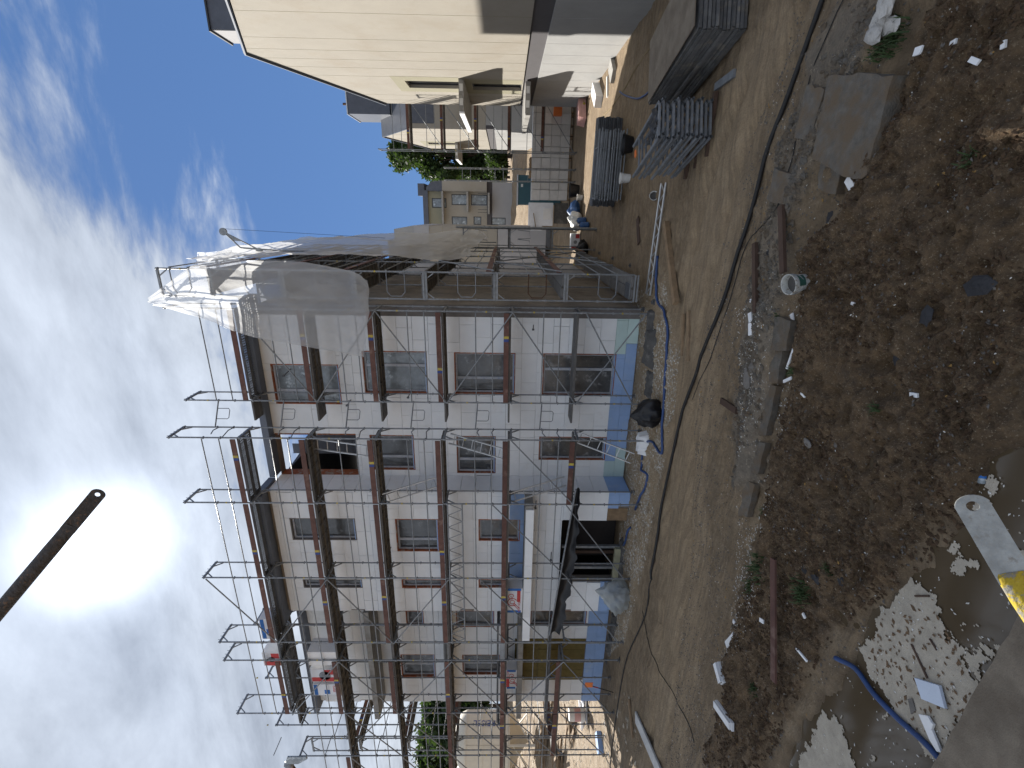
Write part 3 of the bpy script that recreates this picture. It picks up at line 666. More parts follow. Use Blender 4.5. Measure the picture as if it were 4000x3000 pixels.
MB().box((6.35, 39.27, 9.6), (14.9, 39.297, 11.4)).build('dark_upper_band', 'slate', h2, L2)
# far block that closes the street
def far_house():
    O = Vector((0, 64, 3.3)); e = empty('apartment_building', O, 0, 'far beige apartment block with dark roof and three stacked balconies', 'building'); y = 62
    wins = [pxrect(y, 1687, 1744, 774, 812), pxrect(y, 1764, 1825, 759, 801), pxrect(y, 1840, 1903, 760, 802), pxrect(y, 1765, 1825, 846, 880), pxrect(y, 1850, 1880, 846, 878), pxrect(y, 1920, 1975, 850, 880)]
    w = MB()
    for r in rsub((-4, 2.75, 6.55, 11.9), wins): w.box((r[0], y, r[2]), (r[1], y+.3, r[3]))
    w.build('upper_wall', 'beige', e, O)
    w = MB()
    for r in rsub((-1.2, 2.72, 11.9, 13.7), wins): w.box((r[0], y+.02, r[2]), (r[1], y+.3, r[3]))
    w.build('attic_wall', 'olive', e, O)
    MB().box((2.75, y-.6, 6.55), (3.9, y+8, 11.9)).build('side_pier', 'beige', e, O)
    MB().prism([(2.76, y-.6, 11.9), (3.9, y-.6, 11.9), (3.75, y-.6, 13.2), (3.1, y-.6, 13.8), (2.76, y-.6, 13.8)], (0, 8, 0)).build('parapet', 'slate', e, O)
    w = MB()
    for r in rsub((-6, 3.85, 2.0, 5.9), wins): w.box((r[0], y, r[2]), (r[1], y+.3, r[3]))
    w.build('lower_wall', 'grey_render', e, O)
    MB().box((-6, y+.05, 5.9), (3.88, y+.35, 6.55)).build('dark_band', 'band', e, O)
    MB().box((-1.3, y-.3, 13.7), (2.8, y+8, 14.3)).build('roof', 'slate', e, O); MB().box((2.2, y+.5, 14.2), (3.6, y+4, 15.0)).build('roof_box', 'slate', e, O)
    MB().box((-5, y-.1, 11.9), (-1.21, y+8, 13.9)).build('dormer', 'slate', e, O); MB().box((-2.6, y-.15, 12.3), (-1.7, y-.11, 13.0)).build('dormer_window', 'foil2', e, O)
    for r in wins:
        wn_ = empty('window', (0,0,0)); wn_.parent = e; x0, x1, z0, z1 = r
        f = MB(); t = .09; f.box((x0, y+.05, z0), (x0+t, y+.15, z1)).box((x1-t, y+.05, z0), (x1, y+.15, z1)).box((x0+t, y+.05, z1-t), (x1-t, y+.15, z1)).box((x0+t, y+.05, z0), (x1-t, y+.15, z0+t)).build('frame', 'anth', wn_, O)
        MB().box((x0+t, y+.1, z0+t), (x1-t, y+.11, z1-t)).build('pane', 'foil2', wn_, O)
    for z, a, c in ((11.75, -1.0, 2.7), (8.75, .4, 2.7), (6.2, .2, 2.6)): MB().box((a, y-1.1, z), (c, y-.01, z+.22)).build('balcony_slab', 'concrete', e, O)
    for xx in (.4, .7, 2.3, 2.5): MB().bar((xx, y-1.0, 6.4), (xx, y-1.0, 7.6), .05, .05).build('railing_post', 'anth', e, O)
far_house()
def corner_house():
    O = Vector((-4, 42, 2)); e = empty('apartment_building', O, 0, 'beige block with grey base and dark attic half hidden behind the sheeted scaffold', 'building'); y = 40
    MB().box((-9, y, 4.95), (-.83, y+9, 10.4)).build('upper_wall', 'beige', e, O)
    MB().box((-9, y+.02, 1), (-.8, y+9, 4.9)).build('lower_wall', 'grey_render', e, O)
    MB().box((-9, y-.02, 4.901), (-1.5, y+8.9, 4.949)).build('dark_band', 'band', e, O)
    MB().box((-9, y+.05, 10.4), (-2.2, y+8.9, 11.9)).build('attic_wall', 'slate', e, O)
    MB().box((-2.2, y-.05, 10.4), (-.8, y+8.9, 11.6)).build('attic_pier', 'grey_render', e, O)
    MB().prism([(-2.4, y, 11.6), (-.8, y, 11.6), (-1.1, y, 13.2), (-2.4, y, 13.2)], (0, 9, 0)).build('mansard', 'white_render', e, O)
    MB().box((-3.6, y+.6, 11.9), (-2.0, y+5, 13.9)).build('roof_box', 'slate', e, O)
    for z in (6.4, 7.9, 9.3): MB().box((-9, y-.006, z), (-.84, y-.001, z+.03)).build('render_joint', 'olive', e, O)
    MB().box((-2.05, y-.01, 5), (-1.98, y-.002, 10.3)).build('downpipe', 'anth', e, O)
corner_house()
def grey_shed():
    O = Vector((6, 87, 6)); e = empty('grey_house', O, 0, 'small grey gabled house among the trees at the street end', 'building')
    MB().box((4.9, 85, 4), (7.6, 92, 10.2)).build('wall', 'grey_render', e, O)
    MB().prism([(4.7, 84.8, 10.2), (7.8, 84.8, 10.2), (6.6, 84.8, 12.3)], (0, 7.4, 0)).build('roof', 'slate', e, O)
grey_shed()
# ------------------------------------------------------------------ scaffolds
TR = .0245
_mesh = {}
def shared(key, fn, name, m, parent, loc, rz=0.):
    if key in _mesh:
        o = bpy.data.objects.new(name, _mesh[key]); COL.objects.link(o)
    else:
        o = fn().build(name, m); _mesh[key] = o.data
    o.parent = parent; o.location = loc; o.rotation_euler = (0, 0, rz); return o
def frame_mb(h, w=.73):      # local: outer foot at origin, inward +y
    b = MB(); b.tube((0,0,0), (0,0,h), TR, 8).tube((0,w,0), (0,w,h), TR, 8)
    b.bar((0,TR,h-.04), (0,w-TR,h-.04), .05, .06)
    b.bar((0,.03,h-.30), (0,.2,h-.07), .03, .03).bar((0,w-.03,h-.30), (0,w-.2,h-.07), .03, .03)
    for y in (0, w):
        for z in (.5, 1.0, h-.06): b.cbox((.0, y, z), (.066, .066, .035))
    return b
def plank_mb(L, w=.32, perf=False):   # along +x from 0..L, width +y, top at z=0
    b = MB(); t = .012
    b.box((0, 0, -.065), (L, .014, 0)).box((0, w-.014, -.065), (L, w, 0))
    if not perf:
        b.box((0, .0141, -t), (L, w-.0141, -.0002))
        for k in range(1, 6): b.box((L*k/6-.02, .0142, -.05), (L*k/6+.02, w-.0142, -t-.0005))
    else:
        n = int(L/.075); rows = 5
        for i in range(rows+1):
            yy = .014+(w-.028)*i/rows; b.box((0, max(.0141, yy-.012), -t), (L, min(w-.0141, yy+.012), -.0002))
        for k in range(n+1):
            xx = min(L-.025, k*L/n); b.box((xx, .0142, -t+.001), (xx+.028+.012*(k % 3 == 0), w-.0142, -.0012))
    b.box((-.03, .03, -.05), (0, w-.03, -.005)).box((L, .03, -.05), (L+.03, w-.03, -.005))
    return b
def scaffold(name, label, P, n, Ls, base, bays=None, toes=True, top=2.05, diag=(), perf=(), rails=True, deckm='plank_u', skip=(), w=.73, maxlev=None, toem='toe', notoe=()):
    P = [Vector((*p, 0)) for p in P]; n = Vector((*n, 0)); u = (P[1]-P[0]).normalized(); O = Vector((P[0].x, P[0].y, 0))
    e = empty(name, O, 0, label, 'scaffold', 'scaffolds on the building site')
    sgn = 1 if Vector((-u.y, u.x, 0)).dot(n) > 0 else -1
    ang = math.atan2(n.y, n.x)-math.pi/2; ua = math.atan2(u.y, u.x)
    maxlev = maxlev or [len(Ls)]*(len(P)-1)
    for i, p in enumerate(P):
        k = max([maxlev[j] for j in (i-1, i) if 0 <= j < len(maxlev)])
        for q in (p, p+n*w):
            z = HGT(q.x, q.y)
            bp = MB().box((-.075, -.075, -.02), (.075, .075, .01)).tube((0,0,.01), (0,0,max(.1, base-z)), .018, 6).cbox((0,0,max(.06, base-z-.05)), (.13,.03,.03)); o = bp.build('base_jack', 'dark_steel', e); o.location = q-O+Vector((0,0,z))
        zs = [base]+Ls[:k]; zs = zs if zs[1]-zs[0] > .8 else Ls[:k]
        for a, b in zip(zs, zs[1:]+[zs[-1]+top]):
            h = round(b-a, 3); shared(('fr', h, w), lambda: frame_mb(h, w), 'frame', 'galv', e, p-O+Vector((0,0,a)), ang)
            if random.random() < .8:
                zc = random.choice((.7, 1.3)); mk = MB().tube((0,0,zc), (0,0,zc+.05), TR+.002, 8).build('colour_mark', 'yellow', e); mk.location = p-O+Vector((0,0,a))
    for i in range(len(P)-1):
        a, b = P[i], P[i+1]; L = (b-a).length; Lr = round(L, 3)
        for k, z in enumerate(Ls[:maxlev[i]]):
            if (i, k) not in skip:
                for j in range(2):
                    pw = (w-.06)/2-.012; off = .03+j*(pw+.016)
                    pf = (k in perf)
                    key = ('pl', Lr, pf, sgn, round(pw, 3))
                    fn = (lambda: plank_mb(Lr-.08, pw, pf)) if sgn > 0 else (lambda: plank_mb(Lr-.08, pw, pf).xf(Matrix.Translation((0, -pw, 0))))
                    o = shared(key, fn, 'deck_plank', deckm if not pf else 'dark_steel', e, a-O+u*.04+n*off+Vector((0,0,z+.055)), ua)
                if toes and (i, k) not in notoe:
                    o = shared(('toe', Lr), lambda: MB().box((.03, -.015, 0), (Lr-.03, .015, .15)), 'toe_board', toem, e, a-O-n*.045+Vector((0,0,z+.06)), ua)
                    if random.random() < .75:
                        xx = random.choice((.25, .33, .6))*L
                        for dx, mm in ((0, 'yellow'), (.09, 'bluep')):
                            c = MB().box((xx+dx, -.018, .0), (xx+dx+.08, .018, .151)).build('colour_mark', mm, e); c.location = a-O-n*.045+Vector((0,0,z+.06)); c.rotation_euler = (0, 0, ua)
            if rails:
                for dz_ in (.5, 1.0):
                    shared(('rail', Lr), lambda: MB().tube((0.02,0,0), (Lr-.02,0,0), .017, 7), 'guard_rail', 'galv', e, a-O-n*.035+Vector((0,0,z+dz_+.04)), ua)
    for (i, za, j, zb) in diag:
        p, q = P[i]-n*.065+Vector((0,0,za)), P[j]-n*.065+Vector((0,0,zb))
        MB().tube(p, q, .0205, 8).build('diagonal_brace', 'galv', e, O)
    return e, O
LV = [2.1+2*k for k in range(6)]
sR, OR = scaffold('scaffold', 'scaffold in front of the right hand wall bay beside the sheeted corner', [(-2.64, 13.75), (-5.5, 13.75)], (0, 1), LV, .1,
    diag=[(1,6.05,0,4.05),(0,4.05,1,2.05),(1,2.05,0,.15),(1,6.05,0,8.05),(0,8.05,1,10.05),(1,10.05,0,12.05),(0,1.9,1,.25)], perf=(5,), notoe=((0,0),))
XS = [-6.26, -8.48, -11.36, -14.15, -15.0, -17.65, -20.0, -22.7]
LV2 = [2.1+2*k for k in range(6)]
sL, OL = scaffold('scaffold', 'long scaffold in front of the projecting wall and entrance with red brown toe boards', [(x, 12.7) for x in XS], (0, 1), LV2, .1,
    diag=[(0,4.05,1,2.05),(1,4.6,2,2.05),(1,2.3,2,.2),(2,14.0,3,12.05),(3,12.05,2,10.05),(2,10.05,3,8.05),(3,8.05,2,6.05),(2,6.05,3,4.05),(2,5.0,3,2.6),(2,2.1,3,.15),
          (4,10.05,5,12.05),(4,10.05,5,8.05),(5,8.05,4,6.05),(4,6.05,5,4.05),(5,4.05,4,2.05),(4,2.05,5,.15),(5,10.0,6,8.05),(6,6.05,5,8.0),(5,6.0,6,4.05),(6,2.05,5,4.0),(5,2.0,6,.15),(6,10.1,7,8.1),(7,6.1,6,8.1),(6,6.1,7,4.1),(7,2.1,6,4.0)],
    perf=(5,), skip=((1,0),(2,0),(3,0),(6,0)), maxlev=[6,6,6,6,6,5,5], notoe=((3,1),(3,2),(3,3),(3,4),(3,5),(5,3),(5,4),(6,3)))
# gates between the two scaffolds
for k, z in enumerate(LV[:6]+[12.1]):
    pass
for z in LV:
    a, b = Vector((-5.52, 13.73, z+1.0)), Vector((-6.24, 13.43, z+1.06)); u = (b-a).normalized()
    g = MB().tube(a, b, .02).path([a+u*.06, a+u*.06-Vector((0,0,.0)), a+u*.08-Vector((0,0,.4)), a+u*.14-Vector((0,0,.47)), b-u*.2-Vector((0,0,.47)), b-u*.12-Vector((0,0,.4)), b-u*.1], .013)
    g.path([a+u*.22, a+u*.22-Vector((0,0,.34)), a+u*.27-Vector((0,0,.38)), b-u*.28-Vector((0,0,.38)), b-u*.24-Vector((0,0,.34)), b-u*.24], .012)
    g.build('gate_rail', 'galv2', sR, OR)
    for j in range(2):
        p = MB().box((-6.2, 13.82+j*.31, z+.0), (-5.55, 14.11+j*.31, z+.055)); p.build('bridge_plank', 'plank_u', sR, OR)
    MB().path([(-6.26, 13.40, z+.95), (-6.26, 13.2, z+1.0), (-6.26, 12.95, z+.92)], .016).build('end_rail', 'galv2', sL, OL)
    MB().path([(-6.26, 13.40, z+.5), (-6.26, 13.2, z+.55), (-6.26, 12.75, z+.47)], .016).build('end_rail', 'galv2', sL, OL)
    MB().tube((-20.0, 12.72, z+1.04), (-20.0, 13.41, z+1.04), .016).build('end_rail', 'galv2', sL, OL)
# top pegs
for i, x in enumerate([-2.64, -5.5]):
    for j in range(4): MB().tube((x, 13.85+j*.15, 14.1), (x, 13.85+j*.15, 14.22), .008, 5).build('peg', 'galv2', sR, OR)
for i, x in enumerate(XS[:6]):
    for j in range(4): MB().tube((x, 12.8+j*.15, 14.1), (x, 12.8+j*.15, 14.22), .008, 5).build('peg', 'galv2', sL, OL)
# wall ties
for x, z in ((-4.9, 11.3), (-5.6, 7.4), (-9.3, 8.3), (-11.0, 8.2), (-9.1, 3.2), (-3.3, 3.4), (-11.2, 2.6), (-5.9, 9.4), (-12.0, 12.3)):
    y = 13.5 if x < -6 else 14.5
    MB().tube((x, y-.1, z), (x+.12, y+.55 if x > -6 else y+.3, z-.05), .015).cbox((x, y-.1, z), (.05, .05, .07)).build('wall_tie', 'dark_steel', sL if x < -6 else sR, OL if x < -6 else OR)
# lattice girders carried by the long scaffold
def girder(a, b, depth, seg, m='alu', up=(0,0,1)):
    a, b, up = Vector(a), Vector(b), Vector(up); mb = MB(); mb.tube(a, b, .024).tube(a-up*depth, b-up*depth, .024); n = max(2, int((b-a).length/seg))
    for i in range(n):
        p = a+(b-a)*i/n; q = a+(b-a)*(i+1)/n; m_ = (p+q)/2
        mb.tube(p, m_-up*depth, .013, 6).tube(m_-up*depth, q, .013, 6)
    return mb
girder((-8.40, 12.60, 6.0), (-14.1, 12.60, 6.0), .45, .42).build('lattice_girder', 'galv', sL, OL)
# second row of decks in the set back part
sB, OB = scaffold('scaffold', 'inner scaffold row in the recess behind the long scaffold', [(-14.3, 13.62), (-17.0, 13.62), (-19.6, 13.62)], (0, 1), [2.4+2*k for k in range(6)], .1, toes=False, rails=False, top=1.0, w=.70)
sE, OE = scaffold('scaffold', 'scaffold running back from the street at the far left end of the building', [(-20.4, 13.62), (-20.4, 16.3), (-20.4, 19.0)], (-1, 0), [2.1+2*k for k in range(5)], .1, toes=True, top=2.0, diag=[(0,2.1,1,4.1),(1,6.1,0,8.1),(0,4.1,1,6.1),(1,8.1,0,10.0)])
# side scaffold round the corner
LS = [.65+1.98*k for k in range(7)]
sS, OS = scaffold('scaffold', 'narrow side scaffold along the brown rendered end wall', [(-1.5, 13.5+2.85*k) for k in range(5)], (-1, 0), LS, .08, w=.75, top=1.4, perf=(),
    diag=[(1,4.6,0,2.7),(1,6.5,0,4.6),(2,2.6,1,4.6),(1,.9,2,2.6),(2,6.6,1,8.6),(3,8.6,2,10.5),(3,.8,2,2.6)], notoe=((0,0),(1,0),(2,0),(0,3),(1,3)))
for k, z in enumerate(LS):   # end guards facing the camera
    m = 'rust' if k == 1 else 'galv2'
    g = MB().path([(-1.52, 13.46, z+1.0), (-2.05, 13.46, z+1.0), (-2.17, 13.46, z+.9), (-2.17, 13.46, z+.6), (-2.05, 13.46, z+.5), (-1.52, 13.46, z+.5)], .016); g.build('end_guard', m, sS, OS)
    for zz in (z-.02, z-.1): MB().bar((-1.5, 13.46, zz), (-2.25, 13.46, zz), .03, .05).build('transom', 'galv', sS, OS)
MB().box((-2.2, 13.6, .71), (-1.75, 14.1, .735)).build('hatch_grate', 'galv', sS, OS)
for k in range(5): MB().box((-2.2, 13.62+k*.1, .736), (-1.75, 13.64+k*.1, .75)).build('grate_bar', 'dark_steel', sS, OS)
# tower of the hoist further down the side
sT, OT = scaffold('scaffold', 'scaffold tower with looped gates standing free behind the side scaffold', [(-.55, 23.4), (-.55, 26.0)], (-1, 0), [2.1, 4.1], .1, toes=False, w=.9, top=2.2)
MB().tube((-.5, 23.3, .0), (-.5, 23.3, 6.6), .06, 10).build('mast', 'galv', sT, OT)
for z in (4.4, 2.4):
    for dx in (0, .42):
        MB().path([(-.6-dx, 23.34, z+1.3), (-.66-dx, 23.34, z+.75), (-.98-dx, 23.34, z+.7), (-1.0-dx, 23.34, z+1.3)], .016).build('gate_loop', 'galv2', sT, OT)
# scaffold at the corner of the second beige house
sQ, OQ = scaffold('scaffold', 'distant scaffold at the corner of the beige houses', [(3.7, 31.7), (6.3, 31.7), (8.9, 31.7)], (0, 1), [2.0, 4.0, 6.0, 8.0, 10.0], .1, toes=True, top=2.0, diag=[(0,8,1,10),(1,8,0,6),(0,4,1,6),(1,4,0,2),(0,.2,1,2)])
sQ2, OQ2 = scaffold('scaffold', 'thin lone scaffold frame standing before the stacked blocks', [(2.05, 31.6), (2.75, 31.6)], (0, 1), [1.9, 3.9, 5.9], .1, toes=False, top=2.2, rails=True, skip=((0,0),(0,1),(0,2)))
# ladders
def ladder(name_lab, p, q, w=.34):
    p, q = Vector(p), Vector(q); d = (q-p).normalized(); s = Vector((1,0,0)); s = (s-d*s.dot(d)).normalized()*w/2
    e = empty('ladder', q, 0, name_lab, 'ladder', 'ladders inside the scaffold')
    for k in (-1, 1): MB().bar(p+s*k, q+s*k, .025, .055, (0,1,0)).build('rail', 'alu', e, q)
    L = (q-p).length; n = int(L/.28)
    for i in range(n): c = p+d*(L*(i+.5)/n); MB().tube(c-s, c+s, .014, 6).build('rung', 'alu', e, q)
for lab, a, b in (('topmost aluminium ladder crossing the dark roof terrace opening', (1222,1733,13.2), (1452,1764,12.85)),
                  ('aluminium ladder in front of the second floor window with orange tape', (1757,1713,13.2), (1968,1774,12.85)),
                  ('lowest aluminium ladder reaching down to the blue plinth', (2247,1705,13.2), (2470,1790,12.85)),
                  ('aluminium ladder leaning the other way beside the projecting wall, upper one', (1717,1879,13.2), (1500,1947,12.9)),
                  ('aluminium ladder leaning the other way above the entrance canopy', (2208,1879,13.2), (1994,1944,12.9))):
    pa, pb2 = at(a[0], a[1], 'y', a[2]), at(b[0], b[1], 'y', b[2])
    if pa.z < pb2.z: pa, pb2 = pb2, pa
    ladder(lab, pa, pb2)
# ------------------------------------------------------------------ plastic sheets
def sheet(name, rows, m, label, cat, nu=46, nv=70, amp=.05, seed=0., org=None):
    rows = [[Vector(p) for p in r] for r in rows]; R = len(rows); Cn = len(rows[0])
    def cr(a, b, c, d, t): return .5*((2*b)+(c-a)*t+(2*a-5*b+4*c-d)*t*t+(3*b-a-3*c+d)*t**3)
    def line(pts, t):
        k = len(pts)-1; x = min(t*k, k-1e-6); i = int(x); f = x-i
        return cr(pts[max(i-1, 0)], pts[i], pts[i+1], pts[min(i+2, k)], f)
    b = MB(); O = org or rows[-1][0]
    for j in range(nv+1):
        tv = j/nv; col = [line([rows[r][c] for r in range(R)], tv) for c in range(Cn)]
        for i in range(nu+1):
            tu = i/nu; p = line(col, tu)
            n_ = (float(fbm(np.array([tu*5+seed]), np.array([tv*7+seed]), 4, 2.1, .55)[0])-.5)*amp*2+math.sin(tu*23+tv*9+seed)*amp*.12
            e_ = 1
            b.v.append(tuple(p+Vector((0, -1, 0) if name != 'side_sheet' else (1, 0, 0))*n_*2*e_ + Vector((0, 0, n_*.5*(1 if tv > .9 else .2)))))
    w = nu+1
    for j in range(nv):
        for i in range(nu): b.f.append((j*w+i, j*w+i+1, (j+1)*w+i+1, (j+1)*w+i))
    o = b.build('plastic_sheet', m, None, O, True); o.location = O; return tag(o, label, cat, 'plastic sheets hung on the scaffold')
fy = lambda X, Y, y=13.42: at(X, Y, 'y', y)
F_ = [((600,1192),(585,1178),(575,1165)), ((700,1217),(700,1140),(745,1040)), ((830,1262),(830,1150),(815,1008)), ((960,1312),(980,1170),(1000,1018)), ((1150,1347),(1160,1190),(1180,1024)), ((1320,1377),(1340,1220),(1375,1062)), ((1418,1397),(1440,1240),(1436,1096))]
so_ = sheet('front_sheet', [[fy(*c, 13.42-.10*math.sin(i*.9)) for i, c in enumerate(r)] for r in F_], 'film', 'big milky plastic sheet wrapped round the top corner of the scaffold', 'plastic sheet', amp=.07, seed=2.)
# taped seams on the big sheet
sheet('back_sheet', [[at(790, 1075, 'y', 16.3), at(772, 1030, 'y', 16.3), at(770, 985, 'y', 16.3)], [at(860, 1085, 'y', 16.3), at(850, 1030, 'y', 16.3), at(815, 985, 'y', 16.3)], [at(960, 1060, 'y', 16.3), at(940, 1020, 'y', 16.3), at(905, 975, 'y', 16.3)]], 'film', 'small torn plastic sheet behind the big one at the scaffold top', 'plastic sheet', 24, 24, .06, 5.)
S_ = [[(-1.30, 14.2, 13.5), (-1.25, 17.5, 14.0), (-1.22, 21, 14.2), (-1.15, 24.5, 14.0)],
      [(-1.30, 15.3, 11.5), (-1.2, 18.0, 11.2), (-1.1, 21.5, 11.3), (-1.0, 25, 11.2)],
      [(-1.32, 16.2, 9.0), (-1.2, 18.5, 8.6), (-1.05, 21.8, 8.8), (-.9, 25.5, 8.6)],
      [(-1.34, 16.9, 7.0), (-1.2, 19, 6.6), (-1.0, 22, 6.6), (-.8, 26, 6.4)],
      [(-1.36, 18.3, 5.2), (-1.2, 19.6, 5.7), (-1.0, 22.3, 5.1), (-.8, 25.6, 5.4)]]
sheet('side_sheet', S_, 'film2', 'long white plastic sheet hanging down the side scaffold', 'plastic sheet', 60, 80, .10, 9.)
# rope hoist jib on top
def hoist():
    a, b = at(905, 893, 'y', 17.6), at(985, 978, 'y', 17.6); O = b
    e = empty('hoist_arm', b, 0, 'slim steel hoist arm with pulley jutting above the plastic sheet', 'hoist')
    t = at(872, 905, 'y', 17.6); m_ = at(1010, 975, 'y', 17.6); lo = at(940, 968, 'y', 17.6); end = at(1100, 980, 'y', 17.6)
    MB().tube(t, lo, .025).build('arm', 'galv', e, O); MB().tube(t, m_, .025).build('arm', 'galv', e, O); MB().tube(lo, end, .03).build('post', 'galv', e, O)
    MB().tube(t+Vector((.0,-.03,0)), t+Vector((0,.03,0)), .13, 14).build('pulley_plate', 'galv', e, O); MB().tube(m_+Vector((-.06,-.03,-.02)), m_+Vector((-.06,.03,-.02)), .12, 12).build('pulley_plate', 'galv', e, O)
    MB().prism([t*.8+lo*.2, t*.45+lo*.55, t*.45+m_*.55, t*.8+m_*.2], (0,.01,0)).build('gusset', 'galv', e, O)
    g = at(1505, 930, 'y', 17.6); MB().tube(t+Vector((.1,0,0)), g, .006, 5).build('rope', 'rubber', e, O)
    MB().tube(end, end-Vector((0,0,1.6)), .03).build('post', 'galv', e, O)
hoist()
# ------------------------------------------------------------------ lettering
def text_mesh(s, size, name, m, parent, loc, rot, align='CENTER'):
    cu = bpy.data.curves.new(name, 'FONT'); cu.body = s; cu.size = size; cu.align_x = align; cu.align_y = 'CENTER'; cu.extrude = .002; cu.resolution_u = 2
    t = bpy.data.objects.new('tmp', cu); COL.objects.link(t); bpy.context.view_layer.update()
    me = bpy.data.meshes.new_from_object(t.evaluated_get(bpy.context.evaluated_depsgraph_get())); bpy.data.objects.remove(t); bpy.data.curves.remove(cu)
    me.materials.clear(); me.materials.append(M[m]); me.name = name
    o = bpy.data.objects.new(name, me); COL.objects.link(o); o.parent = parent; o.location = loc; o.rotation_euler = rot; return o
FRONT = (math.pi/2, 0, 0)
# ------------------------------------------------------------------ packs of insulation on the scaffold
def pack(label, c, size, style, flip=False):
    w, d, h = size; e = empty('insulation_pack', c, 0, label, 'insulation pack', 'packs of insulation on the scaffold')
    MB().box((-w/2, -d/2, 0), (w/2, d/2, h)).build('foam_body', 'eps_clean', e)
    y = -d/2-.004
    if style == 'swirl':
        MB().box((-w/2+.02, y, .03), (w/2-.02, y+.003, h-.03)).build('film_face', 'paper', e)
        for s in (-1, 1): MB().box((s*w/2-.05+(-.05 if s > 0 else .05)+.0, y-.003, .05), (s*w/2+.05+(-.05 if s > 0 else .05), y-.001, h-.06)).build('blue_band', 'blue_p', e)
        zt = h*.78 if flip else h*.22
        MB().box((-w*.05 if not flip else -w*.42, y-.003, zt-.06), (w*.42 if not flip else w*.02, y-.001, zt+.06)).build('red_band', 'red_p', e)
        text_mesh('eco-styr', .15, 'lettering', 'red_p', e, (-w*.22 if not flip else w*.2, y-.003, zt), FRONT if not flip else (math.pi/2, math.pi, 0))
        zc = h*.58 if not flip else h*.38
        def arc(cx, cz, r, a0, a1, r1=None, n=18):
            return [(cx+(r+(r1-r)*i/n if r1 else r)*math.cos(math.radians(a0+(a1-a0)*i/n)), y-.004, cz+(r+(r1-r)*i/n if r1 else r)*math.sin(math.radians(a0+(a1-a0)*i/n))) for i in range(n+1)]
        MB().path(arc(-.06, zc, .16, -60, 230), .014, 5).path(arc(-.06, zc, .08, 0, 360), .010, 5).path(arc(.2, zc+.03, .13, 200, -260, .03), .011, 5).path([(-.1, y-.004, zc-.05), (-.34, y-.004, zc-.24)], .012, 5).path([(-.14, y-.004, zc-.02), (-.38, y-.004, zc-.2)], .009, 5).build('swirl_mark', 'red_p', e)
    elif style == 'red':
        MB().box((-w/2+.01, y, .02), (w/2-.01, y+.003, h-.02)).build('film_face', 'paper', e)
        MB().box((-w/2+.02, y-.003, .03), (-w/2+.22, y-.001, h-.04)).build('red_panel', 'red_p', e); MB().box((w/2-.25, y-.003, h*.05), (w/2-.02, y-.001, h*.5)).build('red_panel', 'red_p', e)
        MB().tube((0, y-.003, h*.5), (0, y-.001, h*.5), h*.2, 20).build('grey_disc', 'galv2', e)
    elif style == 'blue':
        MB().box((-w/2+.01, y, .02), (w/2-.01, y+.003, h-.02)).build('film_face', 'paper', e)
        MB().box((-w/2+.02, y-.003, h-.16), (w/2-.02, y-.001, h-.03)).build('blue_band', 'blue_p', e); MB().box((-.2, y-.003, h*.4), (.0, y-.001, h*.6)).build('blue_patch', 'blue_p', e)
        text_mesh('styro', .16, 'lettering', 'red_p', e, (.05, y-.003, h*.25), FRONT)
    return e
p = at(2049, 2327, 'y', 13.2); pack('white insulation pack with red swirl and blue bands on the entrance canopy', (p.x, 13.2, 3.57), (1.05, .45, .60), 'swirl')
p = at(2025, 2640, 'y', 13.9); pack('insulation pack with upturned red swirl on the left balcony', (p.x, 14.0, 3.66), (1.0, .5, .45), 'swirl', True)
p = at(1085, 2430, 'y', 13.1); pack('insulation pack with blue bands lying on the topmost deck', (p.x, 13.05, 12.17), (.9, .5, .5), 'blue')
p = at(1090, 2545, 'y', 13.1); pack('insulation pack with red panels at the end of the topmost deck', (p.x, 13.05, 12.17), (.6, .55, .62), 'red')
p = at(1316, 2540, 'y', 13.1); pack('plain white insulation pack, one of the pair on the second deck from the top', (p.x+.0, 13.05, 10.17), (.62, .6, 1.0), 'plain')
p = at(1316, 2610, 'y', 13.1); pack('insulation pack with red panels and grey disc on the second deck from top', (p.x, 13.05, 10.17), (.6, .5, 1.05), 'red')
p = at(1316, 2660, 'y', 13.1); pack('insulation pack with a blue band standing beside the red one', (p.x, 13.0, 10.17), (.55, .5, 1.0), 'blue')
# black drape below the canopy
def drape():
    a, b = at(2262, 1912, 'y', 12.62), at(2158, 2480, 'y', 12.62); O = b
    e = empty('black_tarpaulin', b, 0, 'frayed black tarpaulin roll slung slanting across the entrance', 'tarpaulin')
    mb = MB(); n = 40; k = 9; rows = []
    for i in range(n+1):
        t = i/n; c = a+(b-a)*t; wdt = .10+.30*math.sin(min(1, t*1.3)*math.pi*.62)
        for j in range(k+1):
            s = j/k; mb.v.append((c.x, c.y+.12*math.sin(s*math.pi)-.06*math.sin(t*40+s*5)*.4, c.z+.08-s*wdt*(1+.12*math.sin(t*31)+.1*math.sin(t*73+1))))
    for i in range(n):
        for j in range(k): o = i*(k+1)+j; mb.f.append((o, o+1, o+k+2, o+k+1))
    mb.build('cloth', 'black', e, O, True)
    MB().tube(a+Vector((0,0,.1)), b+Vector((0,0,.1)), .03).build('carrying_tube', 'galv2', e, O)
drape()
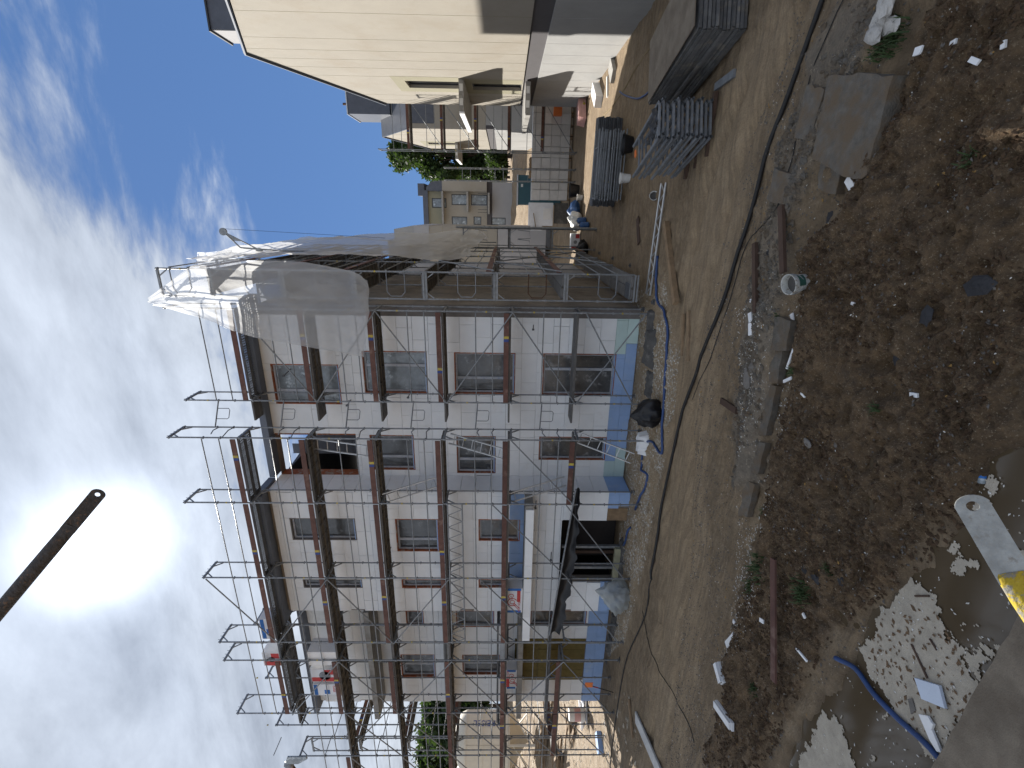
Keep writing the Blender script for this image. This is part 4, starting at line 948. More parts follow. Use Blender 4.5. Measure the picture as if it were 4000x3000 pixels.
# ------------------------------------------------------------------ AAC blocks
ORD = ['first', 'second', 'third', 'fourth', 'fifth', 'sixth', 'seventh', 'eighth', 'ninth', 'tenth', 'eleventh', 'twelfth', 'thirteenth', 'fourteenth', 'fifteenth']
def blocks():
    y = 33.6; n = 0; src = None; s = .64; base = HGT(3, y)+.22
    x = at(2150, 783, 'y', y).x
    col = 0
    while x+col*s < 8.2 and n < 120:
        cx = x+col*s
        for r in range(4):
            for dep in range(1):
                if src is None:
                    b = MB().box((.012, 0, .008), (s-.012, .6, s*.92)); src = b.build('concrete_block', 'block'); o = src
                else: o = src.copy(); COL.objects.link(o)
                o.location = (cx+random.uniform(-.012, .012), y+random.uniform(-.05, .05), base+r*s*.935); o.rotation_euler = (0, 0, random.uniform(-.02, .02))
                nth = ('bottom', 'second', 'third', 'top')[r]
                tag(o, 'pale aerated concrete block, %s row, %s column from left in the street stack' % (nth, ORD[col]), 'block', 'aerated concrete blocks stacked along the street'); n += 1
        col += 1
    pallet_n = 0
    for k in range(0, col, 2):
        e = empty('pallet', (x+k*s, y, base-.16), 0, 'wooden pallet under the stacked concrete blocks', 'pallet', 'pallets under the block stack')
        MB().box((0, 0, .1), (s*2-.05, .6, .155)).build('top_boards', 'wood', e)
        for q in (0, .55, 1.1): MB().box((q, 0, 0), (q+.1, .6, .099)).build('runner', 'wood', e)
    return x, y, base
BX, BY, BB = blocks()
# things on and beside the stack
e = empty('white_sheeting', (BX-.9, BY-.1, BB), 0, 'torn white wrapping film over goods at the left end of the block stack', 'film')
MB().box((-.7, 0, .9), (.75, .7, 2.5)).build('wrapped_goods', 'paper', e); MB().box((-1.0, -.02, 1.6), (-.71, .5, 2.35)).build('wrapped_goods', 'paper', e); MB().box((-.3, -.06, 1.0), (.4, -.01, 1.55)).build('carton', 'eps_clean', e); MB().bar((-.95, -.1, 2.0), (.1, -.1, 2.2), .05, .05).build('stick', 'wood', e)
tag(MB().box((-.55, 0, 0), (.75, .65, .86)).build('dark_crate', 'felt'), 'dark grey wrapped crate under the white film by the block stack', 'crate').location = (BX-.9, BY-.12, BB-.1)
e = empty('pallet', (BX+1.4, BY+.1, BB+2.4), 0, 'light wooden pallet lying on top of the block stack', 'pallet')
for q in range(5): MB().box((q*.25, 0, .1), (q*.25+.15, .9, .13)).build('board', 'wood', e)
for q in (0, .4, .85): MB().box((-.02, q, .0), (1.2, q+.08, .099)).build('runner', 'wood', e)
e = empty('skip_container', (at(2045, 742, 'y', 37).x, 37, HGT(1.7, 37)), 0, 'dark teal metal container standing behind the block stack', 'container')
zt = at(2024, 742, 'y', 37).z-e.location.z
MB().prism([(-.95, 0, .1), (.95, 0, .1), (1.0, 0, zt), (-1.0, 0, zt)], (0, 1.4, 0)).build('body', 'teal', e); MB().box((-1.05, -.05, zt), (1.05, 1.45, zt+.06)).build('rim', 'alu', e); MB().box((.2, -.02, zt-.35), (.4, -.005, zt-.2)).build('sticker', 'white_p', e)
tag(MB().box((0, 0, 0), (.5, .4, .5)).build('orange_crate', 'orangep'), 'small orange red crate wedged in the block stack', 'crate').location = (at(2190, 450, 'y', BY-.5).x, BY-.5, at(2195, 450, 'y', BY-.5).z)
# ------------------------------------------------------------------ stacks of scaffold parts
ORD = ['first', 'second', 'third', 'fourth', 'fifth', 'sixth', 'seventh', 'eighth', 'ninth', 'tenth', 'eleventh', 'twelfth', 'thirteenth', 'fourteenth', 'fifteenth', 'sixteenth']
def frame_stack(c, rz, n, L, w, dz, lab, r=.03):
    src = None
    for k in range(n):
        if src is None:
            e = empty('tube_frame', (0,0,0))
            MB().path([(0,0,0), (0,L,0)], r, 10, False).path([(0,0,0), (0,L,0)], r*.8, 10, False).build('tube', 'galv2', e, smooth=True); MB().path([(w,0,0), (w,L,0)], r, 10, False).path([(w,0,0), (w,L,0)], r*.8, 10, False).build('tube', 'galv2', e, smooth=True)
            MB().bar((r,.06,0), (w-r,.06,0), .05, .045).build('cross_bar', 'galv2', e); MB().bar((r,L*.75,0), (w-r,L*.75,0), .035, .035).build('cross_bar', 'galv2', e)
            MB().bar((r,.3,0), (w*.4,.07,0), .03, .03).bar((w-r,.3,0), (w*.6,.07,0), .03, .03).build('gusset', 'galv2', e)
            src = e; o = e
        else: o = copy_tree(src)
        o.location = (c[0]+random.uniform(-.04, .04)*1.2, c[1]+random.uniform(-.05, .05), c[2]+.06+k*dz); o.rotation_euler = (random.uniform(-.008, .008), random.uniform(-.01, .01), rz+random.uniform(-.02, .02))
        tag(o, '%s galvanised frame from the bottom of %s' % (ORD[k], lab), 'tube frame', lab)
c0, c1 = at(2803, 534), at(2651, 700); dv = (c1-c0).normalized(); rz1 = math.atan2(dv.y, dv.x)-math.pi/2
g0 = HGT(c0.x, c0.y)
for k in range(3):
    q = c0+dv*(.4+.6*k); tag(MB().box((-.2, -.05, 0), (1.0, .05, .08)).build('bearer', 'wood_d'), 'timber bearer under the near stack of tube frames', 'timber', 'bearers under the frame stack').location = (q.x, q.y, g0-.02); bpy.data.objects[-1] if False else None
frame_stack((c0.x-.0, c0.y, g0+.06), rz1, 12, 2.0, .73, .098, 'the near stack of tube frames', .034)
tag(girder((0,0,0), (1.9,0,0), .0, .3).build('x', 'galv') if False else MB().box((0,0,0),(.01,.01,.01)).build('wall_bolt', 'galv'), 'small steel bolt in the mud by the frames', 'bolt').location = tuple(GW(2.4, 9.9, .0))
# black rag on the near stack
rg = MB(); 
for j in range(9):
    for i in range(9): rg.v.append((i*.06, j*.07, .03*math.sin(i*1.3+j)+.02*math.sin(j*2.1)))
for j in range(8):
    for i in range(8): k = j*9+i; rg.f.append((k, k+1, k+10, k+9))
o = rg.build('black_cover', 'black', smooth=True); o.location = (c0.x+.18, c0.y+.1, g0+.12+12*.092); o.rotation_euler = (0, 0, rz1); tag(o, 'crumpled black rag lying on top of the near frame stack', 'rag')
# second stack: long frames lying crosswise on decks
q0, q1 = at(2455, 480), at(2335, 775)
xa, xb = at(2440, 520, 'y', 19.2).x, at(2440, 775, 'y', 19.2).x
def deck_stack(c, rz, n, L, w, dz, lab, m='galv2', red=False, nm='deck_plank', jit=.03):
    src = None
    for k in range(n):
        if src is None:
            e = empty(nm, (0,0,0)); b = MB().box((0,0,-.008), (L,w,0)).build('sheet', m, e)
            MB().box((0,-.002,-.06), (L,.012,-.0085)).build('side_lip', m, e); MB().box((0,w-.012,-.06), (L,w+.002,-.0085)).build('side_lip', m, e)
            MB().box((-.03,.02,-.055), (-.001,w-.02,-.002)).build('end_hook', m, e); MB().box((L+.001,.02,-.055), (L+.03,w-.02,-.002)).build('end_hook', m, e)
            MB().box((L*.28, -.0035, -.05), (L*.30, -.0021, -.012)).build('colour_mark', 'yellow', e)
            src = e; o = e
        else: o = copy_tree(src)
        o.location = (c[0]+random.uniform(-jit, jit), c[1]+random.uniform(-jit, jit), c[2]+.07+k*dz); o.rotation_euler = (0, 0, rz+random.uniform(-.012, .012))
        tag(o, '%s plank from the bottom of %s' % (ORD[k], lab), 'plank', lab)
# grey deck stack at the right edge: near bottom corner
d0, d1 = at(2918, 118), at(2720, 360)
dv2 = (d1-d0).normalized(); rz2 = math.atan2(dv2.y, dv2.x)
gz = HGT(d0.x, d0.y)
nw = Vector((-math.sin(rz2), math.cos(rz2), 0))*-1.45
deck_stack((d0.x+nw.x, d0.y+nw.y, gz+.02), rz2, 12, 2.9, 1.45, .072, 'the dark steel deck pile by the beige wall', 'deck_dark')
o = MB().box((.02, .02, 0), (2.85, 1.4, .018)).build('cover_board', 'slab'); o.location = (d0.x+nw.x, d0.y+nw.y, gz+.09+12*.072); o.rotation_euler = (0, .01, rz2+.02); tag(o, 'muddy plywood board covering the dark steel deck pile', 'board')
for k in range(5):
    o = MB().box((0,0,0), (.03, 2.6, .15)).build('toe_board', 'toe'); o.location = (d0.x+nw.x*.35+.25+k*.05, d0.y+nw.y*.35-.75+random.uniform(-.1,.1), gz); o.rotation_euler = (0, 0, rz2-math.pi/2-.3); tag(o, 'red brown toe board in the bundle at the picture edge beyond the deck pile', 'board', 'bundle of red brown toe boards')
deck_stack((xb-.25, 19.75, HGT(0, 19.5)+.02), -.08, 12, 3.0, .6, .075, 'the far stack of dark planks behind the frames', 'dark_steel')
frame_stack((xb-.05, 19.15, HGT(0, 19.2)+.05), -math.pi/2-.06, 11, 2.3, .73, .095, 'the far stack of long tube frames', .026)
# ------------------------------------------------------------------ hoses and cables
def hose(name, label, pts, r, m, cat='hose', n=8, sub=5, lift=0.):
    P = [at(x, y) for x, y in pts]; out = []
    for i in range(len(P)-1):
        a, b, c, d = P[max(i-1,0)], P[i], P[i+1], P[min(i+2, len(P)-1)]
        for k in range(sub):
            t = k/sub; q = .5*((2*b)+(c-a)*t+(2*a-5*b+4*c-d)*t*t+(3*b-a-3*c+d)*t**3); out.append(q)
    out.append(P[-1]); pp = [(q.x, q.y, max(HGT(q.x, q.y), PZ)+r*.8+lift) for q in out]
    for _ in range(2): pp = [pp[0]]+[(p[0], p[1], max(p[2], (pp[i][2]+p[2]+pp[i+2][2])/3)) for i, p in enumerate(pp[1:-1])]+[pp[-1]]
    O = Vector(pp[0]); o = MB().path(pp, r, n).build(name, m, None, O, True); o.location = O; return tag(o, label, cat)
hose('hose', 'thick black hose snaking the length of the muddy track', [(3235,-60),(3209,0),(3056,452),(2929,850),(2839,1157),(2748,1392),(2694,1537),(2604,1880),(2576,2079),(2550,2260)], .036, 'rubber')
hose('cable', 'black cable continuing along the wall foot on the left', [(2550,2262),(2520,2400),(2441,2604),(2396,2893),(2380,3030)], .02, 'rubber', 'cable')
hose('cable', 'thin black cable lying right of the thick hose', [(3310,-60),(3290,0),(3180,300),(3120,600),(3050,800),(2960,900),(2912,960),(2840,1220),(2770,1420),(2700,1560)], .008, 'rubber', 'cable', 6)
hose('cable', 'thin dark cable crossing the track on the left', [(2505,2385),(2530,2490),(2570,2600),(2620,2690),(2680,2800),(2720,2900)], .009, 'rubber', 'cable', 6)
hose('hose', 'blue hose lying along the foot of the scaffold with a kink', [(2573,1000),(2573,1100),(2573,1180),(2601,1218),(2611,1320),(2596,1480),(2592,1650),(2592,1755),(2582,1769),(2563,1746),(2546,1725),(2525,1729),(2514,1775),(2512,1830),(2530,1860),(2515,1920),(2480,1990)], .036, 'blueh')
hose('hose', 'bright blue hose bending across the puddle in the foreground', [(3280,2570),(3345,2612),(3412,2705),(3505,2802),(3614,2900),(3700,2998),(3760,3080)], .030, 'blueh', lift=.02)
hose('hose', 'short blue grey hose near the beige wall', [(2425,357),(2450,375),(2490,385),(2520,375),(2545,357)], .03, 'blueh')
hose('cable', 'yellow green cable running along the beige wall', [(2690,-20),(2640,40),(2560,160),(2480,270),(2440,350),(2390,420),(2340,470)], .014, 'straw', 'cable', 6)
hose('hose', 'short blue pipe stub by the entrance threshold', [(2445,2130),(2468,2060)], .035, 'blueh')
# ------------------------------------------------------------------ boards, foam scraps, rubble on the ground
def slabthing(name, m, label, cat, a, b, w, h, dz=0., group=None, tilt=0.):
    p, q = G(*a), G(*b); c = (p+q)/2; L = (q-p).length; z = max(p.z, q.z, HGT(c.x, c.y))
    o = MB().box((-L/2, -w/2, 0), (L/2, w/2, h)); 
    o = o.build(name, m); o.location = (c.x, c.y, z+dz); o.rotation_euler = (tilt, 0, math.atan2(q.y-p.y, q.x-p.x)); return tag(o, label, cat, group)
slabthing('timber_board', 'wood_d', 'dark wet board leading up to the white bucket', 'board', (3112,810), (3120,1062), .11, .05)
slabthing('timber_board', 'wood_d', 'dark short board right of the thick black hose', 'board', (2975,950), (2978,1220), .10, .06)
slabthing('timber_board', 'toe', 'long red brown board lying on dark soil at the left', 'board', (3090,2185), (3092,2660), .12, .03, .03)
slabthing('timber_beam', 'wood', 'thick sawn beam lying beside the lattice girder', 'beam', (2612,870), (2652,1185), .16, .12)
slabthing('timber_board', 'wood', 'narrow plank half sunk in mud before the scaffold', 'board', (2690,1215), (2690,1410), .14, .05, -.02)
slabthing('timber_board', 'wood', 'second narrow plank half sunk in mud beside the first', 'board', (2672,1225), (2668,1390), .10, .05, -.02)
slabthing('timber_board', 'wood_w', 'white washed broad board at the lower left edge', 'board', (2490,2800), (2590,3030), .34, .05, .03)
slabthing('timber_board', 'wood', 'raw plank lying against the white washed board', 'board', (2460,2730), (2475,2880), .16, .05, .02)
slabthing('timber_board', 'galv2', 'short grey board near the deck pile corner', 'board', (2875,285), (2800,340), .14, .05)
slabthing('timber_board', 'wood_d', 'short dark offcut by the cracked slab', 'board', (2830,1565), (2890,1605), .12, .05)
slabthing('timber_board', 'eps_clean', 'white strip leaning along the beige wall foot', 'board', (2375,300), (2375,380), .10, .06)
slabthing('timber_board', 'wood_d', 'dark board lying before the side scaffold', 'board', (2495,850), (2500,950), .25, .03)
sc_list = [((3085,1225),(3090,1280),.12), ((2948,1222),(2952,1258),.12), ((2955,1262),(2955,1310),.13), ((3075,1440),(3130,1278),.05), ((3083,1490),(3110,1478),.06), ((3150,1535),(3165,1550),.05), ((3350,1185),(3362,1188),.05), ((3590,1540),(3620,1545),.06), ((2950,1170),(2952,1180),.06), ((3350,700),(3370,735),.14), ((3630,205),(3660,195),.10), ((3735,175),(3760,160),.06), ((3855,235),(3880,245),.06), ((3970,180),(3990,170),.08), ((2855,2425),(2870,2450),.10), ((3010,2420),(3025,2430),.08), ((3170,2540),(3200,2575),.04), ((3170,2400),(3175,2410),.06)]
adj = ['flat', 'curled', 'narrow', 'broken', 'small', 'tiny', 'angular', 'rounded', 'dirty']
near_ = ['beside the dark short board', 'just below the dark short board', 'at the tip of the dark short board', 'like a stick at the soil edge', 'bent like a hook', 'on the soil edge', 'on brown soil in the middle', 'near the puddle rim', 'next to the hose', 'standing in the cracked slab', 'near the upper soil heap', 'right of the soil heap chips', 'far right on the soil', 'at the right picture edge', 'left of the red brown board', 'between chips and the long board', 'by the blue hose end', 'beside the long red brown board']
for i, (a, b, w) in enumerate(sc_list): slabthing('foam_scrap', 'eps_clean', '%s white foam scrap %s' % (adj[i % 9], near_[i]), 'foam scrap', a, b, w*.75, .02, .0, 'foam scraps strewn over the ground', random.uniform(-.15, .15))
def foam_block(label, a, b, w, h):
    p, q = G(*a), G(*b); c = (p+q)/2; L = (q-p).length; rz = math.atan2(q.y-p.y, q.x-p.x); e = empty('foam_offcut', (c.x, c.y, HGT(c.x, c.y)+.0), rz, label, 'foam offcut', 'foam offcuts')
    MB().box((-L/2, -w/2, 0), (L/2, w/2, h*.5)).build('lower_layer', 'eps_clean', e); MB().box((-L/2+.01, -w/2+.02, h*.5+.004), (L/2-.02, w/2-.01, h)).build('upper_layer', 'eps_clean', e)
foam_block('pale foam offcut of two layers, upper of the pair at left', (2825,2590), (2848,2670), .16, .10)
foam_block('pale foam offcut with a small hole, lower of the pair at left', (2830,2750), (2895,2840), .15, .09)
foam_block('crumpled white foam offcut above the pair at left', (2840,2520), (2880,2475), .14, .05)
# the blue white diamond board and strip floating on scum
def flat_poly(name, label, cat, pts, z, h, m):
    P = [at(x, y, 'z', z) for x, y in pts]; O = P[0].copy(); o = MB().prism(P, (0,0,h)).build(name, m, None, O); o.location = O; return tag(o, label, cat)
flat_poly('foam_board', 'pale blue diamond shaped foam board floating on the scum', 'foam board', [(3582,2648),(3678,2678),(3702,2768),(3610,2730)], .0, .03, mat('pale_blue_foam', (.56,.62,.72), .8, 0, .06, 5, .1))
flat_poly('foam_strip', 'white notched foam strip beside the diamond board', 'foam board', [(3597,2790),(3632,2796),(3645,2820),(3655,2830),(3648,2848),(3686,2940),(3668,2935),(3640,2890)], .0, .025, 'eps_clean')
flat_poly('slate_chip', 'dark flat chip stuck in the scum', 'chip', [(3550,2730),(3565,2728),(3580,2775),(3562,2790)], -.02, .012, 'lump')
for i, (x, y, l) in enumerate([((3640,2490),(3660,2540),'short dark stick poking from the scum'), ((3560,2515),(3620,2650),'long thin dark twig on the scum')]) if False else enumerate([]): pass
for a, b, lab in (((3627,2495),(3655,2540),'short flat dark stick lying on the scum'), ((3555,2515),(3618,2650),'long thin dark twig lying on the scum'), ((3570,2328),(3625,2328),'reddish twig at the scum edge')):
    p, q = at(*a), at(*b); O = p.copy(); o = MB().tube(p+Vector((0,0,-.012)), q+Vector((0,0,-.012)), .010, 6).build('twig', 'wood_d', None, O); o.location = O; tag(o, lab, 'twig')
# small plastic bottle by the puddle
e = empty('bottle', G(3822, 1888, .02), .3, 'small clear bottle with blue band at the puddle rim', 'bottle'); MB().lathe([(.001,0),(.035,0),(.035,.14),(.015,.18),(.015,.21),(.001,.21)], 12).xf(Matrix.Rotation(math.pi/2, 4, 'Y')).build('body', 'foil2', e, smooth=True); MB().lathe([(.037,.05),(.037,.075)], 12).xf(Matrix.Rotation(math.pi/2, 4, 'Y')).build('band', 'blue_p', e)
# dark stones, felt patches
rocks = [((3220,850),.09,'blue black plastic scrap heap near the long board'), ((3660,1235),.09,'dark flat stone among the brown soil'), ((3520,1400),.06,'blue grey shard in the brown soil'), ((3890,1110),.11,'large charcoal scrap at the right soil edge'), ((3190,2245),.10,'dark rubber chunk right of the red brown board'), ((3230,2265),.09,'second dark rubber chunk beside the first'), ((3320,2265),.06,'small dark chip near the rubber chunks'), ((3400,1960),.06,'grey stone in the dark soil'), ((3720,1600),.06,'wet dark stone near the puddle rim'), ((3185,1730),.07,'pale square stone in the soil'), ((3280,1735),.06,'rounded pale stone in the soil'), ((2960,1430),.10,'stone lying on the track edge'), ((3010,990),.06,'small stone by the dark short board'), ((2930,1480),.16,'brown brick shard at the cracked slab')]
def rock(name, c, r, m, label, cat, seed, flat=.55):
    rd = random.Random(seed); b = MB(); n = 6 if flat < .3 else 9; J = .42 if flat < .3 else .22; prof = [(0,-.3),(.75,-.25),(1,.1),(.8,.5),(.35,.68),(0,.72)]; o = 0
    for (rr_, zz) in prof:
        for j in range(n): t = 2*math.pi*j/n; k = rr_*r*(1+rd.uniform(-J,J)); b.v.append((k*math.cos(t)*1.25, k*math.sin(t)*.85, zz*r*flat*(1+rd.uniform(-.15,.15))))
    for i in range(len(prof)-1):
        for j in range(n): b.f.append((i*n+j, i*n+(j+1)%n, (i+1)*n+(j+1)%n, (i+1)*n+j))
    ob = b.build(name, m); ob.location = c; ob.rotation_euler = (0, 0, rd.uniform(0, 6)); return tag(ob, label, cat)
for i, (p, r, l) in enumerate(rocks): rock('stone', G(*p), r, 'scrap' if 'dark' in l or 'black' in l or 'charcoal' in l or 'blue' in l else 'lump', l, 'stone', i, .22 if 'dark' in l or 'black' in l or 'charcoal' in l else .5)
# cracked concrete plates along the grey strip
plates = [('cracked concrete gutter plate, upper one with white flakes', [(3030,1230),(3110,1250),(3090,1370),(2985,1360)], .05), ('long cracked concrete gutter plate in the middle', [(2970,1355),(3060,1370),(3040,1500),(2950,1480)], .06), ('cracked concrete gutter plate at the lower end', [(2945,1490),(3035,1510),(2990,1700),(2900,1690)], .05),
          ('large broken concrete slab with a straight edge in the upper soil', [(3290,300),(3420,290),(3554,304),(3500,500),(3451,690),(3380,700),(3300,660),(3225,615)], .15), ('small concrete plate beside the large broken slab', [(3210,630),(3290,680),(3270,760),(3200,740)], .06),
          ('narrow concrete plate beside the thick hose at the upper strip', [(3190,330),(3260,350),(3200,560),(3140,530)], .05), ('tilted grey plate on the strip above the boards', [(3060,660),(3130,680),(3095,800),(3030,780)], .05), ('grey plate below the cracked gutter', [(2900,1720),(2990,1730),(2960,1850),(2880,1840)], .05), ('last grey plate of the broken strip', [(2870,1880),(2950,1890),(2920,2020),(2850,2010)], .05)]
for l, pts, h in plates:
    P = [G(*p) for p in pts]; z = sum(p.z for p in P)/len(P); P2 = []
    for i, p in enumerate(P):
        q = P[(i+1) % len(P)]
        for k in range(4): c = p+(q-p)*k/4; P2.append(Vector((c.x+random.uniform(-.02,.02), c.y+random.uniform(-.02,.02), z-.06)))
    O = P2[0].copy(); o = MB().prism(P2, (0,0,h+.05)).build('concrete_plate', 'plate', None, O); o.location = O; tag(o, l, 'concrete plate')
# buckets
def bucket(label, c, r, h, m='white_p', tilt=(0,0), lid=False, lab=None):
    e = empty('bucket', c, 0, label, 'bucket', 'buckets on the building site'); e.rotation_euler = (tilt[0], tilt[1], 0)
    MB().lathe([(.001,0),(r*.82,0),(r*.97,h*.85),(r*1.06,h*.86),(r*1.06,h),(r*.98,h),(r*.93,h*.85),(r*.8,.02),(.001,.02)], 24).build('pail', m, e, smooth=False)
    MB().path([(r*1.05*math.cos(t), -.02-r*1.02*abs(math.sin(t))*.7, h*.88-abs(math.sin(t))*.12) for t in [math.pi*k/12 for k in range(13)]], .005, 5).build('handle', 'galv', e)
    if lid: MB().lathe([(.001,h+.002),(r*1.08,h+.002),(r*1.08,h-.03)], 24).build('lid', m, e)
    else: MB().lathe([(.001,h*.62),(r*.91,h*.62)], 24).build('residue', 'felt', e)
    if lab: 
        b = MB(); a0, a1 = lab
        for k in range(9):
            t = a0+(a1-a0)*k/8; b.v += [(r*.915*math.cos(t), r*.915*math.sin(t), h*.3), (r*.975*math.cos(t), r*.975*math.sin(t), h*.72)]
        for k in range(8): b.f.append((2*k, 2*k+2, 2*k+3, 2*k+1))
        b.build('label', 'green_p', e)
    return e
bucket('white bucket with dark inside and green label standing in the brown soil', G(3178, 1102, -.03), .135, .25, 'white_dirty', tilt=(.2, -.14), lab=(-1.7, -.4))
bucket('lidded white bucket in front of the far frame stack', G(2462, 697), .17, .34, lid=True)
bucket('small white bucket with orange print beside the blue bag', at(2275, 772, 'z', HGT(0,24)), .17, .3)
def tub(label, c, r, h, m='black', rz=0):
    e = empty('mortar_tub', c, rz, label, 'tub', 'mortar tubs'); MB().lathe([(.001,0),(r*.75,0),(r,h),(r*1.06,h),(r*1.06,h-.03),(r*.97,h-.02),(r*.72,.03),(.001,.03)], 20).xf(Matrix.Scale(.7, 4, (0,1,0))).build('shell', m, e)
    return e
tub('black mortar tub at the near end of the far frame stack', G(2475, 565), .33, .32)
rock('orange_sack', G(2488, 600), .14, 'orangep', 'orange plastic scrap beside the black tub', 'scrap', 5, .3)
tub('black tub behind the small white bucket', at(2262, 745, 'z', .1), .4, .55)
# bags
def bag(name, label, c, r, h, m, cat, seed=1, tip=0., squash=1., crump=.5):
    rd = random.Random(seed); b = MB(); n = 34; K = 20; ph = [rd.uniform(0, 6) for _ in range(6)]
    for i in range(K+1):
        t = i/K; rad = r*(math.sin(min(1, t*1.15+.22)*math.pi*.8)**.7 if t < .75 else 0)
        if t >= .75: rad = r*.72*(1-(t-.75)/.25)**.8*(.55)+.012
        for j in range(n):
            a = 2*math.pi*j/n; k = 1+crump*(float(fbm(np.array([math.cos(a)*2.2+seed*3]), np.array([math.sin(a)*2.2+t*3.5+seed]), 4, 2.3, .6)[0])-.5)+.10*math.sin(5*a+ph[0]+t*4)+.07*math.sin(9*a+ph[1]-t*6)+.05*math.sin(13*a+ph[2])
            b.v.append((rad*k*math.cos(a)+tip*t*t, rad*k*math.sin(a)*squash, t*h))
    for i in range(K):
        for j in range(n): b.f.append((i*n+j, i*n+(j+1)%n, (i+1)*n+(j+1)%n, (i+1)*n+j))
    b.f.append(tuple(range(n))[::-1]); b.f.append(tuple(K*n+j for j in range(n)))
    o = b.build(name, m, smooth=True); o.location = c; return tag(o, label, cat)
bag('rubbish_bag', 'shiny black rubbish bag with pointed top at the wall foot', G(2570, 1612, -.01), .38, .82, 'black', 'bag', 4, -.12)
bag('rubbish_bag', 'black rubbish bag slumped under the side scaffold', at(2295, 975, 'z', .0), .42, .7, 'black', 'bag', 6)
bag('scrap_bag', 'clear plastic bag full of foam scraps beside the entrance', G(2455, 2330, -.01), .52, 1.15, 'bagfilm', 'bag', 8, .25, .75, 1.3)
for i in range(9):
    p = G(2450, 2335); o = MB().cbox((0,0,0), (.22,.18,.1)).build('foam_scrap', 'eps_clean'); o.location = (p.x+random.uniform(-.22,.22), p.y+random.uniform(-.16,.16), p.z+.1+.08*i); o.rotation_euler = (random.uniform(-.6,.6), random.uniform(-.6,.6), random.uniform(0,3)); tag(o, 'white foam scrap inside the clear plastic bag', 'foam scrap', 'foam scraps in the bag')
bag('blue_bag', 'crumpled blue tarpaulin bag at the far frame stack', at(2262, 825, 'z', .1), .55, .7, 'bluep2', 'bag', 9)
bag('sack', 'slumped pale grey sack beside the scaffold tower', at(2270, 865, 'z', .05), .5, .8, 'white_p', 'bag', 10, .2)
for k, (x, y) in enumerate(((2288, 862), (2300, 880))):
    e = empty('canister', at(x, y, 'z', .05), .2*k, ('blue canister lying beside the pale sack', 'second blue canister in front of the pale sack')[k], 'canister'); MB().lathe([(.001,0),(.16,0),(.17,.05),(.17,.36),(.12,.44),(.05,.46),(.05,.52),(.001,.52)], 16).build('body', 'bluep2', e, smooth=True); MB().lathe([(.06,.5),(.06,.55),(.001,.55)], 10).build('cap', 'white_p', e)
pack('insulation pack with red print lying under the side scaffold', at(2262, 945, 'z', .05), (.9, .5, .5), 'red')
# felt / graphite mounds along the wall foot
for i, (x, y, w, d_, h, l) in enumerate(((2545,1270,.95,.5,.12,'grey mortar crusted sheet at the wall foot near the corner'), (2545,1360,1.2,.55,.16,'broad grey mortar crusted sheet at the wall foot'), (2535,1500,.9,.5,.14,'folded grey sheet at the wall foot before the black bag'), (2520,1730,.7,.45,.25,'white foam stand at the foot of the ladder'), (2430,2190,1.9,.5,.12,'muddy plank step before the entrance'), (2400,2440,1.2,.4,.15,'dark earth filled sack row left of the entrance'), (2385,2520,1.0,.4,.12,'dark earth lump row at the left wall foot'))):
    p = G(x, y); b = MB(); n = 10; mm = 6
    for j in range(mm+1):
        for k in range(n+1):
            ed = min(j, mm-j, k, n-k); b.v.append(((k/n-.5)*w+random.uniform(-.02,.02), (j/mm-.5)*d_+random.uniform(-.02,.02), (h+random.uniform(-.03,.03))*(1 if ed > 0 else 0)-(.05 if ed == 0 else 0)))
    for j in range(mm):
        for k in range(n): q = j*(n+1)+k; b.f.append((q, q+1, q+n+2, q+n+1))
    o = b.build('ground_sheet', 'felt' if 'foam' not in l else 'eps_clean', smooth=False); o.location = p; tag(o, l, 'sheet')
# lattice girder lying on the ground
ga, gb = G(2595, 715), G(2545, 1150); dgv = (gb-ga).normalized(); sd_ = Vector((-dgv.y, dgv.x, 0)); O = ga
e = empty('lattice_girder', ga, 0, 'aluminium lattice girder lying on the mud before the side scaffold', 'girder')
for k in (-1, 1): MB().tube(ga+sd_*.2*k+Vector((0,0,.06)), gb+sd_*.2*k+Vector((0,0,.06)), .028).build('chord', 'alu', e, O)
nG = 12
for i in range(nG):
    p = ga+(gb-ga)*i/nG+Vector((0,0,.06)); q = ga+(gb-ga)*(i+1)/nG+Vector((0,0,.06)); s = 1 if i % 2 else -1; MB().tube(p+sd_*.2*s, q-sd_*.2*s, .016).build('lacing', 'alu', e, O)
bucket('white paint pot tipped beside the lattice girder end', G(2556, 768), .12, .2, tilt=(1.2, .3))
# things by the beige wall
slabthing('foam_block', 'eps_clean', 'white foam block by the beige wall foot', 'foam block', (2338,345), (2352,398), .5, .32)
e = empty('sack_stack', at(2285, 440, 'z', .05), .5, 'pink striped sacks slumped by the beige wall corner', 'sacks'); 
for k in range(4): MB().box((-.6+.03*k, -.35, k*.1), (.6, .35, k*.1+.095)).build('sack', 'pink', e)
bag('yellow_bundle', 'small yellow rope bundle at the beige wall corner', at(2287, 410, 'z', .05), .2, .3, 'yellow', 'bundle', 3)
slabthing('foam_block', 'concrete', 'low concrete block lying at the beige wall foot', 'block', (2395,250), (2405,300), .5, .15)
# flag stick and white boards at the left
e = empty('flag_stake', G(2395, 2705), 0, 'short stake with an orange flag leaning by the left scaffold', 'stake'); MB().tube((0,0,0), (.25,.1,.9), .015).build('stick', 'rubber', e); MB().tube((.16,.065,.58), (.2,.08,.75), .02).build('red_band', 'red_p', e); MB().box((.2,.05,.8), (.45,.06,1.1)).build('flag', 'orangep', e)
slabthing('foam_board', 'xps', 'blue foam board leaning at the left wall foot', 'foam board', (2350,2560), (2345,2640), .3, .25)
slabthing('foam_board', 'xps', 'blue grey foam pack lying left of the building', 'foam board', (2345,2860), (2355,2945), .5, .2)
